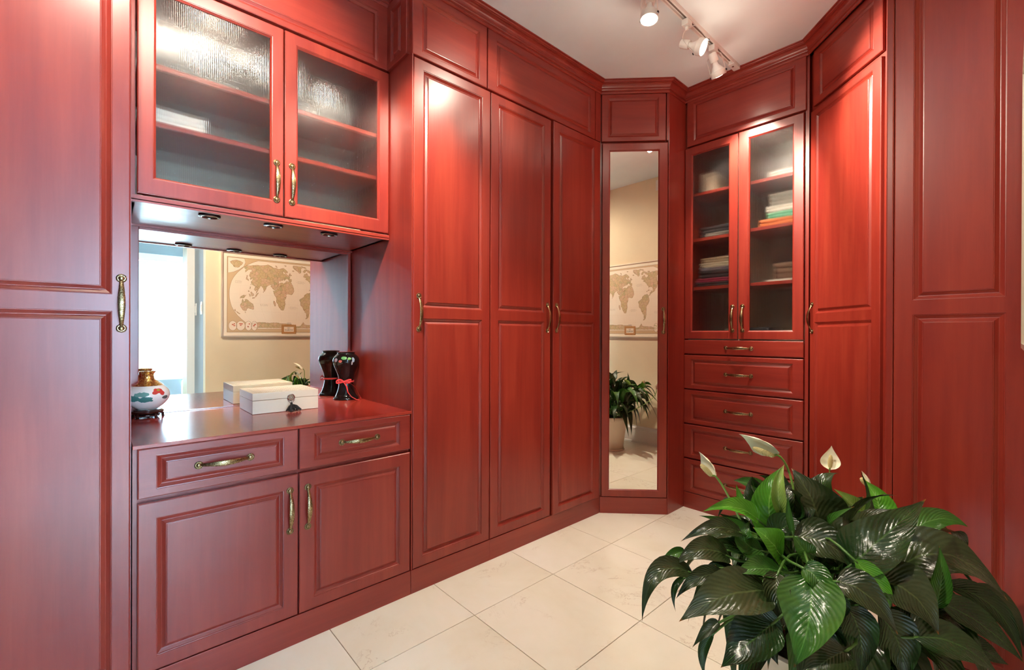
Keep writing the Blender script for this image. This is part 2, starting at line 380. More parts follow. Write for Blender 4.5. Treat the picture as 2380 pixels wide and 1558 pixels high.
# puck lights under it
for i, (yy) in enumerate((.297, .519, .747)):
    t = thing('puck_light', ('left', 'middle', 'right')[i]+' one of three unlit round lights under the wall cabinet', 'light', (-2.05, yy, 1.6), 0, 'puck lights under the wall cabinet')
    MB().lathe([(.036, 0), (.036, -.007), (.031, -.009), (.027, -.006), (.027, -.001)], seg=28, cap=False).build('rim', M_BLACKM, t, True)
    MB().lathe([(.0285, -.0085), (.0255, -.0095), (.0245, -.007)], seg=28, cap=False).build('ring', M_CHROME, t, True)
    MB().lathe([(.0245, -.004), (.015, -.002), (.004, -.001)], seg=24).build('lens', mat('puck_lens', (.55, .35, .28), .15, .5), t, True)
# --- wardrobes on the left wall
c = thing('wardrobe', 'single-door cherry wardrobe with its handle on the left, beside the vanity niche', 'wardrobe', A_, RA, 'built-in cherry wardrobes')
MB().box(1.004, 1.450, .021, .69, .0, 2.70).box(1.004, 1.0085, .003, .021, .105, 2.70).build('body', M_WV, c)
MB().box(1.003, 1.450, .0, .020, .0, .104, b=.001).build('toe_kick', M_WH, c)
d = door('door', 1.0105, 1.447, .107, 2.376, [(1.058, .149, 1.398, 1.2195), (1.058, 1.2665, 1.398, 2.3325)], c); handle(1.038, 1.245, d)
door('valance_panel', 1.003, 1.4245, 2.386, 2.70, [(1.05, 2.410, 1.378, 2.650)], c, M_WH)
sp = door('side_valance_panel', -1.982, -1.797, 2.394, 2.70, [(-1.945, 2.420, -1.848, 2.66)], c, M_WH, th=.014)
sp.parent = None; sp.rotation_euler = (0, 0, 0); sp.location = (-1.982, .990, 2.394)
sp.parent = c; sp.matrix_parent_inverse = (Matrix.Translation(Vector(A_)) @ Matrix.Rotation(RA, 4, 'Z')).inverted()
c = thing('wardrobe', 'double-door cherry wardrobe whose two handles meet, left of the narrow mirrored door', 'wardrobe', A_, RA, 'built-in cherry wardrobes')
MB().box(1.451, 2.362, .021, .69, .0, 2.70).box(2.357, 2.362, .004, .021, .105, 2.385).box(2.31, 2.362, .001, .021, 2.386, 2.70).build('body', M_WV, c)
MB().box(1.4505, 2.362, .0, .020, .0, .104, b=.001).build('toe_kick', M_WH, c)
d = door('door', 1.4525, 1.8975, .107, 2.376, [(1.501, .153, 1.845, 1.2205), (1.501, 1.2710, 1.845, 2.3335)], c); handle(1.870, 1.243, d)
d = door('door', 1.909, 2.348, .107, 2.376, [(1.958, .146, 2.287, 1.2245), (1.958, 1.2690, 2.287, 2.3300)], c, y=-.009); handle(1.937, 1.245, d)
door('valance_panel', 1.4300, 2.306, 2.386, 2.70, [(1.486, 2.413, 2.258, 2.652)], c, M_WH)
# --- corner cabinet with mirror door
RC = math.atan2(.302, .306)
c = thing('corner_cabinet', 'narrow diagonal cherry corner cabinet with a full-length mirrored door', 'cabinet', (-1.766, 2.362, 0), RC)
def world_prism(name, poly, z0, z1, m, par):
    o = MB().prism(poly, z0, z1).build(name, m, par)
    o.matrix_parent_inverse = (Matrix.Translation(par.location) @ Matrix.Rotation(par.rotation_euler.z, 4, 'Z')).inverted(); return o
world_prism('body', [(-1.792, 2.3665), (-1.475, 2.6795), (-1.475, 3.27), (-2.40, 3.27), (-2.40, 2.3665)], 0, 2.70, M_WV, c)
world_prism('side_panel', [(-1.461, 2.665), (-1.4585, 2.668), (-1.4585, 2.893), (-1.4745, 2.893), (-1.4745, 2.679)], 0, 2.70, M_WV, c)
MB().box(.002, .428, .0, .020, .0, .103, b=.001).build('toe_kick', M_WH, c)
d = door('door', .012, .4255, .106, 2.376, [(.0535, .146, .3755, 2.333)], c, kind='glass')
MB().box(.058-.012, .371-.012, .009, .013, .150-.106, 2.329-.106).build('mirror', M_MIRROR, d); handle(.4005, 1.2385, d)
door('valance_panel', .006, .412, 2.389, 2.69, [(.0455, 2.413, .3685, 2.667)], c, M_WH)
MB().box(.418, .4285, .001, .02, 2.389, 2.70).build('stile', M_WV, c)
# --- glass and drawer cabinet on the far wall
YB = 2.872
c = thing('display_cabinet', 'tall cherry cabinet with reeded glass doors above five drawers on the far wall', 'cabinet', (0, YB, 0), 0)
for a in (-1.4575, -.762): MB().box(a, a+.017, .021 if a < -1 else .012, .40, .0, 2.70).build('side', M_WV, c)
MB().box(-1.44, -.762, .37, .40, .0, 2.70).build('back', M_DARK, c)
for a, b in ((0, 1.10), (2.39, 2.70)): MB().box(-1.44, -.762, .021, .37, a, b).build('carcass', M_WV, c)
MB().box(-1.44, -.762, .021, .37, 1.10, 1.12).build('bottom_panel', M_DARK, c)
MB().box(-1.120, -1.112, .022, .37, 1.12, 2.39).build('divider', M_DARK, c)
MB().box(-1.4575, -.762, .0, .020, .0, .103, b=.001).build('toe_kick', M_WH, c)
for x0, x1, zs in ((-1.439, -1.121, (1.455, 1.775, 2.075)), (-1.111, -.763, (1.455, 1.785, 2.070))):
    for zz in zs: MB().box(x0, x1, .030, .365, zz-.010, zz+.010, b=.001).build('shelf', M_WH, c)
for (a, b, g0, g1, hx) in ((-1.4555, -1.1185, -1.4145, -1.1655, -1.1465), (-1.1130, -.7665, -1.0595, -.8145, -1.0875)):
    d = door('door', a, b, 1.1225, 2.386, [(g0, 1.1665, g1, 2.340)], c, kind='glass')
    reed_pane(g0+.004, g1-.004, 1.1705, 2.336, d); handle(hx, 1.2495, d)
for i, (z0, z1) in enumerate(((1.0240, 1.1145), (.7930, 1.0145), (.5635, .7840), (.3340, .5545), (.1065, .3255))):
    d = door('drawer', -1.4575, -.7650, z0, z1, [] if i == 0 else [(-1.411, z0+.024, -.8150, z1-.027)], c, M_WH)
    if i == 0: d['label'] = 'plain flat drawer front'
    handle(-1.112, (1.067, .902, .6715, .441, .211)[i], d, True)
door('valance_panel', -1.443, -.757, 2.396, 2.695, [(-1.402, 2.424, -.809, 2.674)], c, M_WH)
# --- diagonal wardrobe
D0 = (-.726, 2.872, 0); RD = -PI/4
c = thing('wardrobe', 'diagonal cherry wardrobe to the right of the drawers, handle at its left edge', 'wardrobe', D0, RD, 'built-in cherry wardrobes')
world_prism('body', [(-.7435, 2.9110), (-.2885, 2.4560), (-.2885, 3.27), (-.7435, 3.27)], 0, 2.70, M_WV, c)
MB().box(-.010, .600, .0, .020, .0, .103, b=.001).build('toe_kick', M_WH, c)
d = door('door', -.018, .4865, .106, 2.376, [(.0245, .149, .4365, 1.2195), (.0245, 1.2655, .4365, 2.3435)], c); handle(.0030, 1.243, d)
door('valance_panel', .004, .4935, 2.398, 2.70, [(.054, 2.430, .4415, 2.66)], c, M_WH)
MB().box(.50, .60, .012, .02, .105, 2.70).build('filler', M_WV, c)
# --- right end panel
c = thing('end_cabinet', 'shallow cherry cabinet end with two raised panels at the right edge behind the plant', 'cabinet', (0, 2.0, 0), 0)
MB().box(-.286, .044, .021, .40, .0, 2.70).box(-.287, -.2665, .0, .021, .0, 2.70, b=.004).build('body', M_WV, c)
MB().box(-.2655, .044, .0, .020, .0, .104, b=.001).build('toe_kick', M_WH, c)
door('end_panel', -.2655, .0435, .106, 2.70, [(-.2170, .149, -.0065, 1.2190), (-.2170, 1.2670, -.0065, 2.62)], c)
#@@PART2
# ------------------------------------------------------------------ track lighting
XT = -1.105
t = thing('ceiling_track', 'long white lighting track screwed to the ceiling', 'track', (XT, 1.2, ZC))
MB().box(-.0175, -.011, -1.6, 1.615, -.020, 0).box(.011, .0175, -1.6, 1.615, -.020, 0).box(-.011, .011, -1.6, 1.615, -.006, 0).build('rail', M_WHITEM, t)
MB().box(-.006, .006, -1.55, 1.52, -.0075, -.006).build('slot', mat('track_slot', (.22, .16, .13), .5), t)
MB().box(-.019, .019, 1.53, 1.620, -.023, 0, b=.003).build('end_cap', M_WHITEM, t)
MB().lathe([(.006, -.023), (.006, -.026), (.002, -.027)], (0, 1.56, 0), seg=12).build('screw', M_CHROME, t, True)
def track_head(y, piv, lens, aim, power, label, spread=70, blend=.75, fill=0):
    t = thing('track_spotlight', label, 'spotlight', (XT, y, ZC), 0, 'white spotlights on the ceiling track')
    o0 = Vector((XT, y, ZC)); aim = Vector(aim).normalized(); ln = Vector(lens)
    MB().box(-.0165, .0165, -.024, .024, -.050, -.019, b=.003).build('adapter', M_WHITEM, t)
    pv = Vector((0, 0, -.060))
    MB().lathe([(.009, -.052), (.009, -.066), (.004, -.068)], seg=14).build('swivel', M_WHITEM, t, True)
    q = Vector((0, 0, -1)).rotation_difference(aim); L0 = ln-o0
    side = q @ Vector((1, 0, 0))
    # yoke
    d = L0-aim*.020-pv; side = (side-d.normalized()*side.dot(d.normalized())).normalized()
    for s_ in (-1, 1):
        e = L0-aim*.012+side*s_*.041
        b1 = pv+side*s_*.022+d*.04; b2 = pv+side*s_*.041+d*.30
        MB().tube([pv, b1, (b1+b2)/2+side*s_*.006, b2, (b2+e)/2, e], .0055, 8, flat=.0012, up=side).build('yoke_arm', M_WHITEM, t, True)
    k = [Vector((0, 0, 0))]
    def P(prof): return prof
    MB().lathe([(.032, .030), (.040, .026), (.0405, .002), (.038, -.002), (.0355, -.002), (.034, .002)], L0-aim*.0, -aim, 28, cap=False).build('front_ring', M_WHITEM, t, True)
    MB().lathe([(.0345, .0005), (.020, -.002), (.002, -.0035)], L0, -aim, 28).build('bulb_lens', M_BULB, t, True)
    MB().lathe([(.033, .028), (.024, .045), (.016, .058), (.014, .070), (.0135, .078)], L0, -aim, 20).build('bulb_body', M_HOUSING, t, True)
    MB().lathe([(.021, .076), (.0225, .080), (.0225, .118), (.019, .124), (.012, .126)], L0, -aim, 20).build('socket', M_WHITEM, t, True)
    for s_ in (-1, 1):
        MB().lathe([(.006, 0), (.006, .003), (.003, .005)], L0-aim*.012+side*s_*.0425, side*s_, 12).build('knob', M_BLACKM, t, True)
    sp = bpy.data.lights.new('spot', 'SPOT'); sp.energy = power; sp.color = WARM; sp.spot_size = math.radians(spread); sp.spot_blend = blend; sp.shadow_soft_size = .028
    so = bpy.data.objects.new('spot', sp); link(so, t); so.location = L0+aim*.034; so.rotation_euler = aim.to_track_quat('-Z', 'Y').to_euler()
    if not fill: return
    pl = bpy.data.lights.new('glow', 'POINT'); pl.energy = FILL_W*fill; pl.color = WARM; pl.shadow_soft_size = .02
    po = bpy.data.objects.new('glow', pl); link(po, t); po.location = L0-aim*.066+Vector((0, 0, -.0))+side*.0+aim*.11
track_head(2.495, 0, (-1.085, 2.525, 2.585), (.12, .62, -1), SPOT_W*1.0, 'white track spotlight nearest the far wall, aimed down at the display cabinet', fill=.35)
track_head(2.192, 0, (-1.045, 2.245, 2.605), (.90, .20, -.50), SPOT_W*.8, 'white track spotlight turned sideways with its bright lens facing right', 70, fill=.5)
track_head(1.832, 0, (-1.105, 1.836, 2.585), (.02, -.12, -1), SPOT_W*1.08, 'white track spotlight pointing straight down at the top edge of the photo', fill=1.4)
track_head(1.52, 0, (-1.13, 1.525, 2.645), (-1, -.35, -.62), SPOT_W*.17, 'white track spotlight above the room aimed at the single-door wardrobe')
track_head(1.36, 0, (-1.05, 1.38, 2.640), (.52, 1.35, -.95), SPOT_W*1.35, 'unseen white track spotlight added to brighten the diagonal wardrobe', 50)  # extra head out of view, put in to brighten the diagonal wardrobe
track_head(.54, 0, (-1.13, .545, 2.640), (-.95, .50, -1.1), SPOT_W*1.6, 'white track spotlight above the room aimed down at the vanity', 54)
track_head(.36, 0, (-1.13, .365, 2.645), (-1, .10, -.52), SPOT_W*.62, 'white track spotlight above the room aimed at the upper glass doors')
track_head(-.04, 0, (-1.13, -.035, 2.640), (-1, .0, -.70), SPOT_W*.55, 'unseen white track spotlight added to warm the tall door nearest the camera')  # additional off-frame head, there only to throw warm light on the foreground door
track_head(-.22, 0, (-1.08, -.21, 2.640), (1, 1.05, -1.0), SPOT_W*1.4, 'white track spotlight above the room aimed at the framed map', 76)

# ------------------------------------------------------------------ framed world map
RX = [1, .9954, .9822, .96, .9216, .8679, .7986, .7186, .6213, .5322]
RY = [0, .124, .248, .372, .4958, .6176, .7346, .8435, .9394, 1]
MWH, MHH = .520, .330
def proj(lon, lat):
    a = min(abs(lat), 89.99)/10; i = int(a); f = a-i
    return MWH*lon/180*(RX[i]*(1-f)+RX[i+1]*f), math.copysign(MHH*(RY[i]*(1-f)+RY[i+1]*f), lat)+.006
LANDS = {
'north_america': [(-168,66),(-156,71),(-141,70),(-128,70),(-115,68),(-108,68),(-96,68),(-94,72),(-85,69),(-82,66),(-87,64),(-94,61),(-94,58),(-88,56.5),(-82,55),(-80,51.5),(-79,55),(-77,58),(-78,62),(-73,62),(-69,58.5),(-65,60),(-62,57),(-56,52),(-60,50),(-66,50),(-65,47),(-61,46),(-66,44),(-70,43),(-71,41),(-75,39),(-76,35),(-81,31),(-80,26),(-82,29),(-85,30),(-90,29.5),(-94,29.5),(-97,27),(-97,22),(-95,18.5),(-91,18.5),(-88,21.5),(-88,16),(-83.5,15),(-83.5,11),(-80,9),(-78,8),(-83,8),(-87,12.5),(-92,14.5),(-96,16),(-101,17.5),(-105,20),(-106,23),(-110,27),(-113,31),(-110,24),(-115,29),(-118,34),(-121,35),(-124,40),(-124,47),(-127,50),(-132,56),(-139,59.5),(-147,61),(-152,59),(-158,56.5),(-164,55),(-158,59),(-164,61),(-161,64)],
'greenland': [(-68,76),(-60,81),(-40,83.4),(-22,82),(-20,75),(-25,70),(-37,66),(-43,60),(-50,62),(-54,67),(-55,71),(-60,75.5)],
'baffin': [(-88,73),(-80,73.5),(-72,71),(-62,66.5),(-65,63),(-72,65),(-76,68),(-88,70.5)],
'ellesmere': [(-90,77),(-86,80.5),(-70,83),(-63,82),(-77,78),(-82,76.3)],
'victoria': [(-117,72.5),(-106,73),(-102,69.5),(-114,69.3)],
'south_america': [(-77,8),(-72,12),(-67,10.5),(-61,10.5),(-52,5),(-50,0),(-44,-2.5),(-37,-5),(-35,-8),(-39,-14),(-40,-21),(-45,-23.5),(-48.5,-27),(-53,-33),(-57,-35),(-57,-38),(-62,-39),(-65,-43),(-66,-47),(-69,-51),(-66,-55),(-71,-54.5),(-75,-50),(-74,-43),(-73,-37),(-71,-30),(-70,-19),(-76,-14),(-81,-5.5),(-80,-1),(-77.5,3)],
'africa': [(-6,35.5),(3,36.8),(10,37.2),(11,34),(19,30.3),(21,32.5),(31,31.3),(34,29),(37,21),(43,12),(51,11.8),(47,4),(41,-3),(39.5,-8),(40.5,-15),(35,-20),(35,-24),(32,-28),(27,-33.8),(19,-34.5),(15,-27),(12,-18),(13.5,-10),(9,-2),(9.5,4),(4,6.3),(-8,4.5),(-13,8.5),(-17,14.5),(-16,21),(-13,27.5)],
'madagascar': [(49,-12),(50,-16),(47,-25),(44,-25),(43.5,-21),(44.5,-16)],
'eurasia': [(-9.5,43),(-9,37),(-5.5,36.2),(0,39),(3,42.5),(7.5,43.8),(12,42),(16,38.5),(18,40.3),(13,44.5),(19,42),(23,36.8),(24,40.5),(27,37),(36,36.5),(35,31.5),(34,28.5),(39,21),(43.5,13),(52,16.5),(59.5,22.5),(56,26),(51,24.5),(48,30),(52,27.5),(57,26.8),(66,25),(72.5,20.5),(74,14.5),(77.5,8.2),(80.2,13),(82,16.8),(87,21.3),(92,22),(94.3,16),(98.5,9),(103.5,1.5),(100,13.3),(105,9),(109,12.5),(106,19),(110,21.3),(117,23.5),(122,30),(119,35),(122,39.8),(126.3,34.6),(129,37),(128,40),(135,43.3),(141,53),(137,54.5),(143,59.3),(155,59.3),(156,51.5),(162,56),(164,60),(170,60.2),(179.6,64.8),(179.6,69),(160,70),(140,73),(128,72.5),(113,74),(104,77.5),(80,73),(68,68.8),(55,69),(44,66.5),(41,67),(33,69.5),(25,71),(13,66),(5,61.5),(7,58),(11,59),(12.8,55.6),(16,57),(18.5,60.5),(21.5,63.5),(24.5,65.6),(21.3,61),(24,59.9),(30,59.9),(23.5,58.7),(21,55.5),(11,54.2),(8.4,57),(8.3,54),(4,52),(-1.5,49),(-4.5,48.2),(-1.2,44)],
'great_britain': [(-5.5,50.2),(1.3,51.3),(0,53.5),(-2.2,57.5),(-5,58.5),(-5,54.2),(-3.2,53.3),(-5,51.8)],
'ireland': [(-10,51.8),(-6.2,52.3),(-6,55),(-9.8,54)], 'iceland': [(-24,65.5),(-15,66.3),(-14,64.7),(-19,63.5)],
'japan': [(130.3,31.3),(134,33.7),(140.5,35.3),(142,39.6),(141.5,41.3),(145.3,43.4),(141.8,45.3),(140,41.3),(139,38.2),(132.5,35)],
'novaya': [(52,71),(57,71),(68,76.8),(60,76)],
'sri_lanka': [(80,9.5),(81.8,7.3),(80.3,6)], 'taiwan': [(120.2,23),(121.6,25.2),(121,22.1)],
'luzon': [(120.4,16),(121,18.5),(122.2,18.3),(121.6,14.3),(124,13),(120.8,13.8)], 'mindanao': [(122,7.5),(125.5,9.7),(126.3,7),(124,6)],
'sumatra': [(95.3,5.6),(99,3.3),(104,-1.8),(106,-5.8),(102,-4),(98.5,1)], 'java': [(105.2,-6.6),(110.5,-6.5),(114.5,-7.8),(114,-8.7),(107,-7.7)],
'borneo': [(109,1.5),(113,3.2),(117,7),(119,5),(116.2,-3.7),(110.3,-3)], 'sulawesi': [(119.5,-5.5),(119,-1.5),(120.5,1),(125,1.6),(121,-.2),(123.3,-1),(121.3,-1.9),(122.8,-4.8),(121,-3)],
'new_guinea': [(131,-1),(135,-3.2),(138,-1.6),(145,-4.5),(147.5,-6),(150.5,-10.5),(146,-8.5),(142,-9.2),(138,-8.3),(134,-4)],
'australia': [(114,-22),(122,-18),(126.5,-14),(131,-11.5),(136.8,-12),(135.5,-15),(140.5,-17.6),(142.5,-10.8),(146,-18.8),(153,-25.5),(153,-31),(150,-37.3),(144,-38.6),(140,-37.5),(137.5,-34),(131,-31.5),(124,-33.5),(118,-35),(115,-33.8)],
'tasmania': [(144.7,-40.8),(148.3,-40.9),(147,-43.6)], 'new_zealand_north': [(173,-34.7),(178.4,-37.8),(175.2,-41.5),(174.8,-39)], 'new_zealand_south': [(172.8,-40.6),(174,-42),(169,-46.6),(166.7,-45.8)],
'cuba': [(-84.8,21.9),(-80,23.1),(-74.3,20.1),(-78,20)], 'hispaniola': [(-74.3,18.4),(-72.8,19.9),(-68.5,18.6),(-71.5,17.8)],
'svalbard': [(12,79.5),(25,80.2),(18,76.8)],
'antarctica': [(-179,-84),(-179,-78),(-150,-77),(-130,-74),(-100,-73),(-75,-72),(-62,-64),(-60,-70),(-60,-75),(-40,-78),(-20,-73),(0,-70),(30,-69),(55,-66.5),(80,-68),(110,-66.5),(140,-67),(165,-71),(165,-78),(179,-78.5),(179,-84)],
}
M_PAPER = mat('map_ocean_paper', (.88, .76, .60), .45)
M_TAN = mat('map_border_tan', (.66, .47, .27), .45); M_MATB = mat('map_mount_cream', (.86, .78, .62), .5)
M_LINE = mat('map_brown_line', (.30, .17, .07), .5); M_PINK = mat('map_red_print', (.62, .16, .09), .5)
M_GOLD = mat('silver_gold_frame', (.74, .68, .54), .3, .45)
M_LAND = mat('map_land_print', (.6, .45, .25), .45)
_v = coords(M_LAND, (1, 1, 1), off=False); _vo = N(M_LAND, 'ShaderNodeTexVoronoi'); _vo.inputs['Scale'].default_value = 36; L(M_LAND, _v, _vo.inputs['Vector'])
_c = ramp(M_LAND, _vo.outputs['Color'], [(.1, (.66, .47, .27)), (.35, (.58, .46, .24)), (.6, (.70, .47, .31)), (.85, (.50, .43, .23))])
_ve = N(M_LAND, 'ShaderNodeTexVoronoi', feature='DISTANCE_TO_EDGE'); _ve.inputs['Scale'].default_value = 36; L(M_LAND, _v, _ve.inputs['Vector'])
_e = ramp(M_LAND, _ve.outputs[0], [(.0, (.2, .2, .2)), (.045, (1, 1, 1))]); _mx = N(M_LAND, 'ShaderNodeMix', data_type='RGBA'); L(M_LAND, _e, _mx.inputs[0]); _mx.inputs[6].default_value = (.30, .17, .07, 1); L(M_LAND, _c, _mx.inputs[7]); L(M_LAND, _mx.outputs[2], bsdf(M_LAND).inputs['Base Color'])
def rough_line(pts, closed=True, amp=.0025, step=.010):
    out = []; k = len(pts)
    for i in range(k if closed else k-1):
        a = Vector((*pts[i], 0)); b = Vector((*pts[(i+1) % k], 0)); n = max(1, int((b-a).length/step)); d = (b-a); p = Vector((-d.y, d.x, 0)).normalized() if d.length > 0 else Vector()
        for j in range(n):
            q = a+d*j/n
            if 0 < j: q = q+p*random.uniform(-amp, amp)
            out.append((q.x, q.y))
    return out
wm = thing('framed_map', 'large framed antique-style world map hanging on the beige wall', 'map', (.045, 1.3825, 1.515), -PI/2)
MW, MH = .585, .400
fr = MB()
for a in ((-MW, MW, MH-.013, MH), (-MW, MW, -MH, -MH+.013), (-MW, -MW+.013, -MH+.013, MH-.013), (MW-.013, MW, -MH+.013, MH-.013)): fr.box(a[0], a[1], -.022, 0, a[2], a[3])
fr.build('frame', M_GOLD, wm)
MB().box(-MW+.013, MW-.013, -.012, -.002, -MH+.013, MH-.013).build('mount', M_MATB, wm)
MB().box(-.537, .537, -.0126, -.011, -.357, .352).build('line_border', M_LINE, wm)
pr = MB().box(-.534, .534, -.0130, -.0112, -.354, .349).build('print', M_TAN, wm)
def flat(name, poly, m, y, parent=pr, outline=None):
    vs = [(x, y, z) for x, z in poly]; tri = tessellate_polygon([[Vector((x, z, 0)) for x, z in poly]])
    o = mesh(name, vs, [tuple(t) for t in tri], m, parent)
    if outline:
        v2 = []; f2 = []; k = len(poly)
        for i in range(k):
            a = Vector(poly[i-1]); b = Vector(poly[i]); c_ = Vector(poly[(i+1) % k]); d = (c_-a); n = Vector((-d.y, d.x)).normalized() if d.length else Vector((0, 1)); w = .0011
            v2 += [(b.x-n.x*w, y-.0001, b.y-n.y*w), (b.x+n.x*w, y-.0001, b.y+n.y*w)]
        for i in range(k): j = (i+1) % k; f2.append((2*i, 2*i+1, 2*j+1, 2*j))
        lv.append((v2, f2))
    return o
lv = []
oval = [proj(180, l) for l in range(-90, 91, 4)]+[proj(-180, l) for l in range(90, -91, -4)]
flat('ocean', oval, M_PAPER, -.0132, outline=True)
for nm, pts in LANDS.items():
    P = rough_line([proj(*p) for p in pts]); flat('land', P, M_LAND, -.0134 if nm != 'antarctica' else -.0133, outline=True)
vs = []; fs = []
for v2, f2 in lv:
    k = len(vs); vs += v2; fs += [tuple(i+k for i in f) for f in f2]
mesh('coastline', vs, fs, M_LINE, pr)
gr = []; gf = []
for lat in range(-60, 61, 20):
    for i in range(36):
        a = proj(-180+i*10, lat); b = proj(-170+i*10, lat); k = len(gr); gr += [(a[0], -.01325, a[1]-.0002), (b[0], -.01325, b[1]-.0002), (b[0], -.01325, b[1]+.0002), (a[0], -.01325, a[1]+.0002)]; gf.append((k, k+1, k+2, k+3))
for lon in range(-150, 151, 30):
    for i in range(17):
        a = proj(lon, -85+i*10); b = proj(lon, -75+i*10); k = len(gr); gr += [(a[0]-.0002, -.01325, a[1]), (a[0]+.0002, -.01325, a[1]), (b[0]+.0002, -.01325, b[1]), (b[0]-.0002, -.01325, b[1])]; gf.append((k, k+1, k+2, k+3))
mesh('graticule', gr, gf, mat('map_thin_line', (.62, .46, .30), .5), pr)
def circle(cx, cz, r, rz=None, n=28): return [(cx+r*math.cos(2*PI*i/n), cz+(rz or r)*math.sin(2*PI*i/n)) for i in range(n)]
# polar insets, top corners, and the small interrupted globes at the bottom corners
lv = []
for sx in (-1, 1):
    flat('inset_globe', [(sx*.530, .345), (sx*.395, .345), (sx*.385, .31), (sx*.40, .27), (sx*.44, .235), (sx*.485, .21), (sx*.530, .20)][::sx], M_PAPER, -.0134, outline=True)
    flat('inset_land', rough_line([(sx*(.46+.045*math.cos(a)*(1+.3*math.sin(3*a))), .29+.035*math.sin(a)) for a in [2*PI*i/14 for i in range(14)]]), M_LAND, -.0137, outline=True)
    for cx, rx in ((.49, .034), (.425, .036), (.36, .028), (.31, .026)):
        flat('inset_globe', [(sx*x, z) for x, z in circle(cx, -.295, rx, .045)], M_PAPER, -.0134, outline=True)
        for q in range(3):
            a, b = cx+random.uniform(-.015, .015), -.295+random.uniform(-.01, .028)
            flat('inset_land', rough_line([(sx*x, z) for x, z in circle(a, b, random.uniform(.005, .011), .006, 7)], step=.005), M_PINK if sx > 0 else mat('map_green_print', (.45, .50, .22), .5), -.0137)
vs = []; fs = []
for v2, f2 in lv:
    k = len(vs); vs += v2; fs += [tuple(i+k for i in f) for f in f2]
mesh('inset_outline', vs, fs, M_LINE, pr)
cart = MB().box(-.062, .062, -.0150, -.013, -.362, -.285, b=.002)
for i in range(9):
    for z in (-.362, -.285): cart.lathe([(.0085, 0), (.0085, .0022), (.004, .0028)], (-.06+.015*i, -.013, z), (0, -1, 0), 10)
for i in range(4):
    for x in (-.062, .062): cart.lathe([(.0085, 0), (.0085, .0022), (.004, .0028)], (x, -.013, -.348+.017*i), (0, -1, 0), 10)
lab = cart.build('cartouche', mat('cartouche_orange', (.50, .25, .09), .5), wm)
MB().box(-.046, .046, -.0156, -.0149, -.350, -.300).build('cartouche_field', M_PAPER, lab)
M_INK = mat('dark_brown_ink', (.07, .035, .015), .5)
def text(s_, x, z, size, parent=pr, y=-.0142, m=M_INK, sp=1.0, ang=0):
    cu = bpy.data.curves.new('lettering', 'FONT'); cu.body = s_; cu.size = size; cu.align_x = 'CENTER'; cu.align_y = 'CENTER'; cu.space_character = sp; cu.extrude = 0; cu.resolution_u = 2
    tmp = bpy.data.objects.new('lettering', cu); C.objects.link(tmp); bpy.context.view_layer.update()
    me = bpy.data.meshes.new_from_object(tmp.evaluated_get(bpy.context.evaluated_depsgraph_get())); bpy.data.objects.remove(tmp)
    if not me.materials: me.materials.append(m)
    o = bpy.data.objects.new('lettering', me); link(o, parent); o.location = (x, y, z); o.rotation_euler = (PI/2, ang, 0)
text('THE', 0, -.313, .015, lab, -.0160); text('WORLD', 0, -.333, .022, lab, -.0160)
text('NATIONAL', 0, -.262, .008); text('GEOGRAPHIC', 0, -.271, .008)
for s_, lo, la, z, sp in (('NORTH\nATLANTIC\nOCEAN', -42, 36, .009, 2.2), ('SOUTH\nATLANTIC\nOCEAN', -14, -28, .009, 2.2), ('INDIAN\nOCEAN', 80, -24, .010, 2.4), ('NORTH\nPACIFIC\nOCEAN', -150, 30, .009, 2.2), ('SOUTH\nPACIFIC\nOCEAN', -118, -35, .009, 2.2),
    ('NORTH\nPACIFIC\nOCEAN', 160, 28, .009, 1.8), ('AUSTRALIA', 134, -25, .008, 1.5), ('ANTARCTICA', 40, -76, .010, 3), ('AFRICA', 18, 8, .010, 1.8), ('BRAZIL', -52, -9, .008, 1.6), ('RUSSIA', 95, 62, .010, 3), ('CANADA', -105, 58, .008, 2.4), ('UNITED STATES', -100, 39, .007, 1.2), ('CHINA', 103, 35, .008, 1.8)):
    x, zz = proj(lo, la); text(s_, x, zz, z, pr, -.0138, M_LINE, sp)

# small fittings on the walls
for (x, lb) in ((.25, 'white rocker light switch nearer the map corner of the grey wall'), (.60, 'white rocker light switch nearer the bedroom opening on the grey wall')):
    t = thing('light_switch', lb, 'switch', (x, .68, 1.385))
    MB().box(-.036, .036, -.006, 0, -.060, .060, b=.002).build('plate', M_WHITE, t)
    MB().box(-.016, .016, -.011, -.005, -.032, .032, b=.002).build('rocker', M_WHITE, t)
t = thing('wall_vent', 'small white vent plate high on the beige wall above the map', 'vent', (.045, 1.80, 2.70), -PI/2)
MB().box(-.12, .12, -.008, 0, -.075, .03, b=.002).build('plate', M_WHITE, t)
for i in range(6): MB().box(-.105, .105, -.011, -.007, -.066+i*.015, -.058+i*.015).build('slat', M_WHITE, t)

# bed seen through the mirror
M_BED = painted('blue_grey_bedding', (.16, .24, .30), .8); M_BEDW = painted('white_bedding', (.72, .76, .80), .8)
t = thing('bed', 'white bed with a blue-grey pillow in front of the bedroom window', 'bed', (2.45, 1.45, 0))
MB().box(-.95, .85, -.62, 1.1, .0, .22, b=.01).build('base', M_BEDW, t)
MB().box(-.95, .85, -.62, 1.1, .22, .47, b=.05).build('mattress', M_BEDW, t, True)
MB().box(-.60, .10, -.56, .2, .47, .66, b=.08).build('pillow', M_BED, t, True)
#@@PART3
# ------------------------------------------------------------------ things on the worktop
TOP = .808
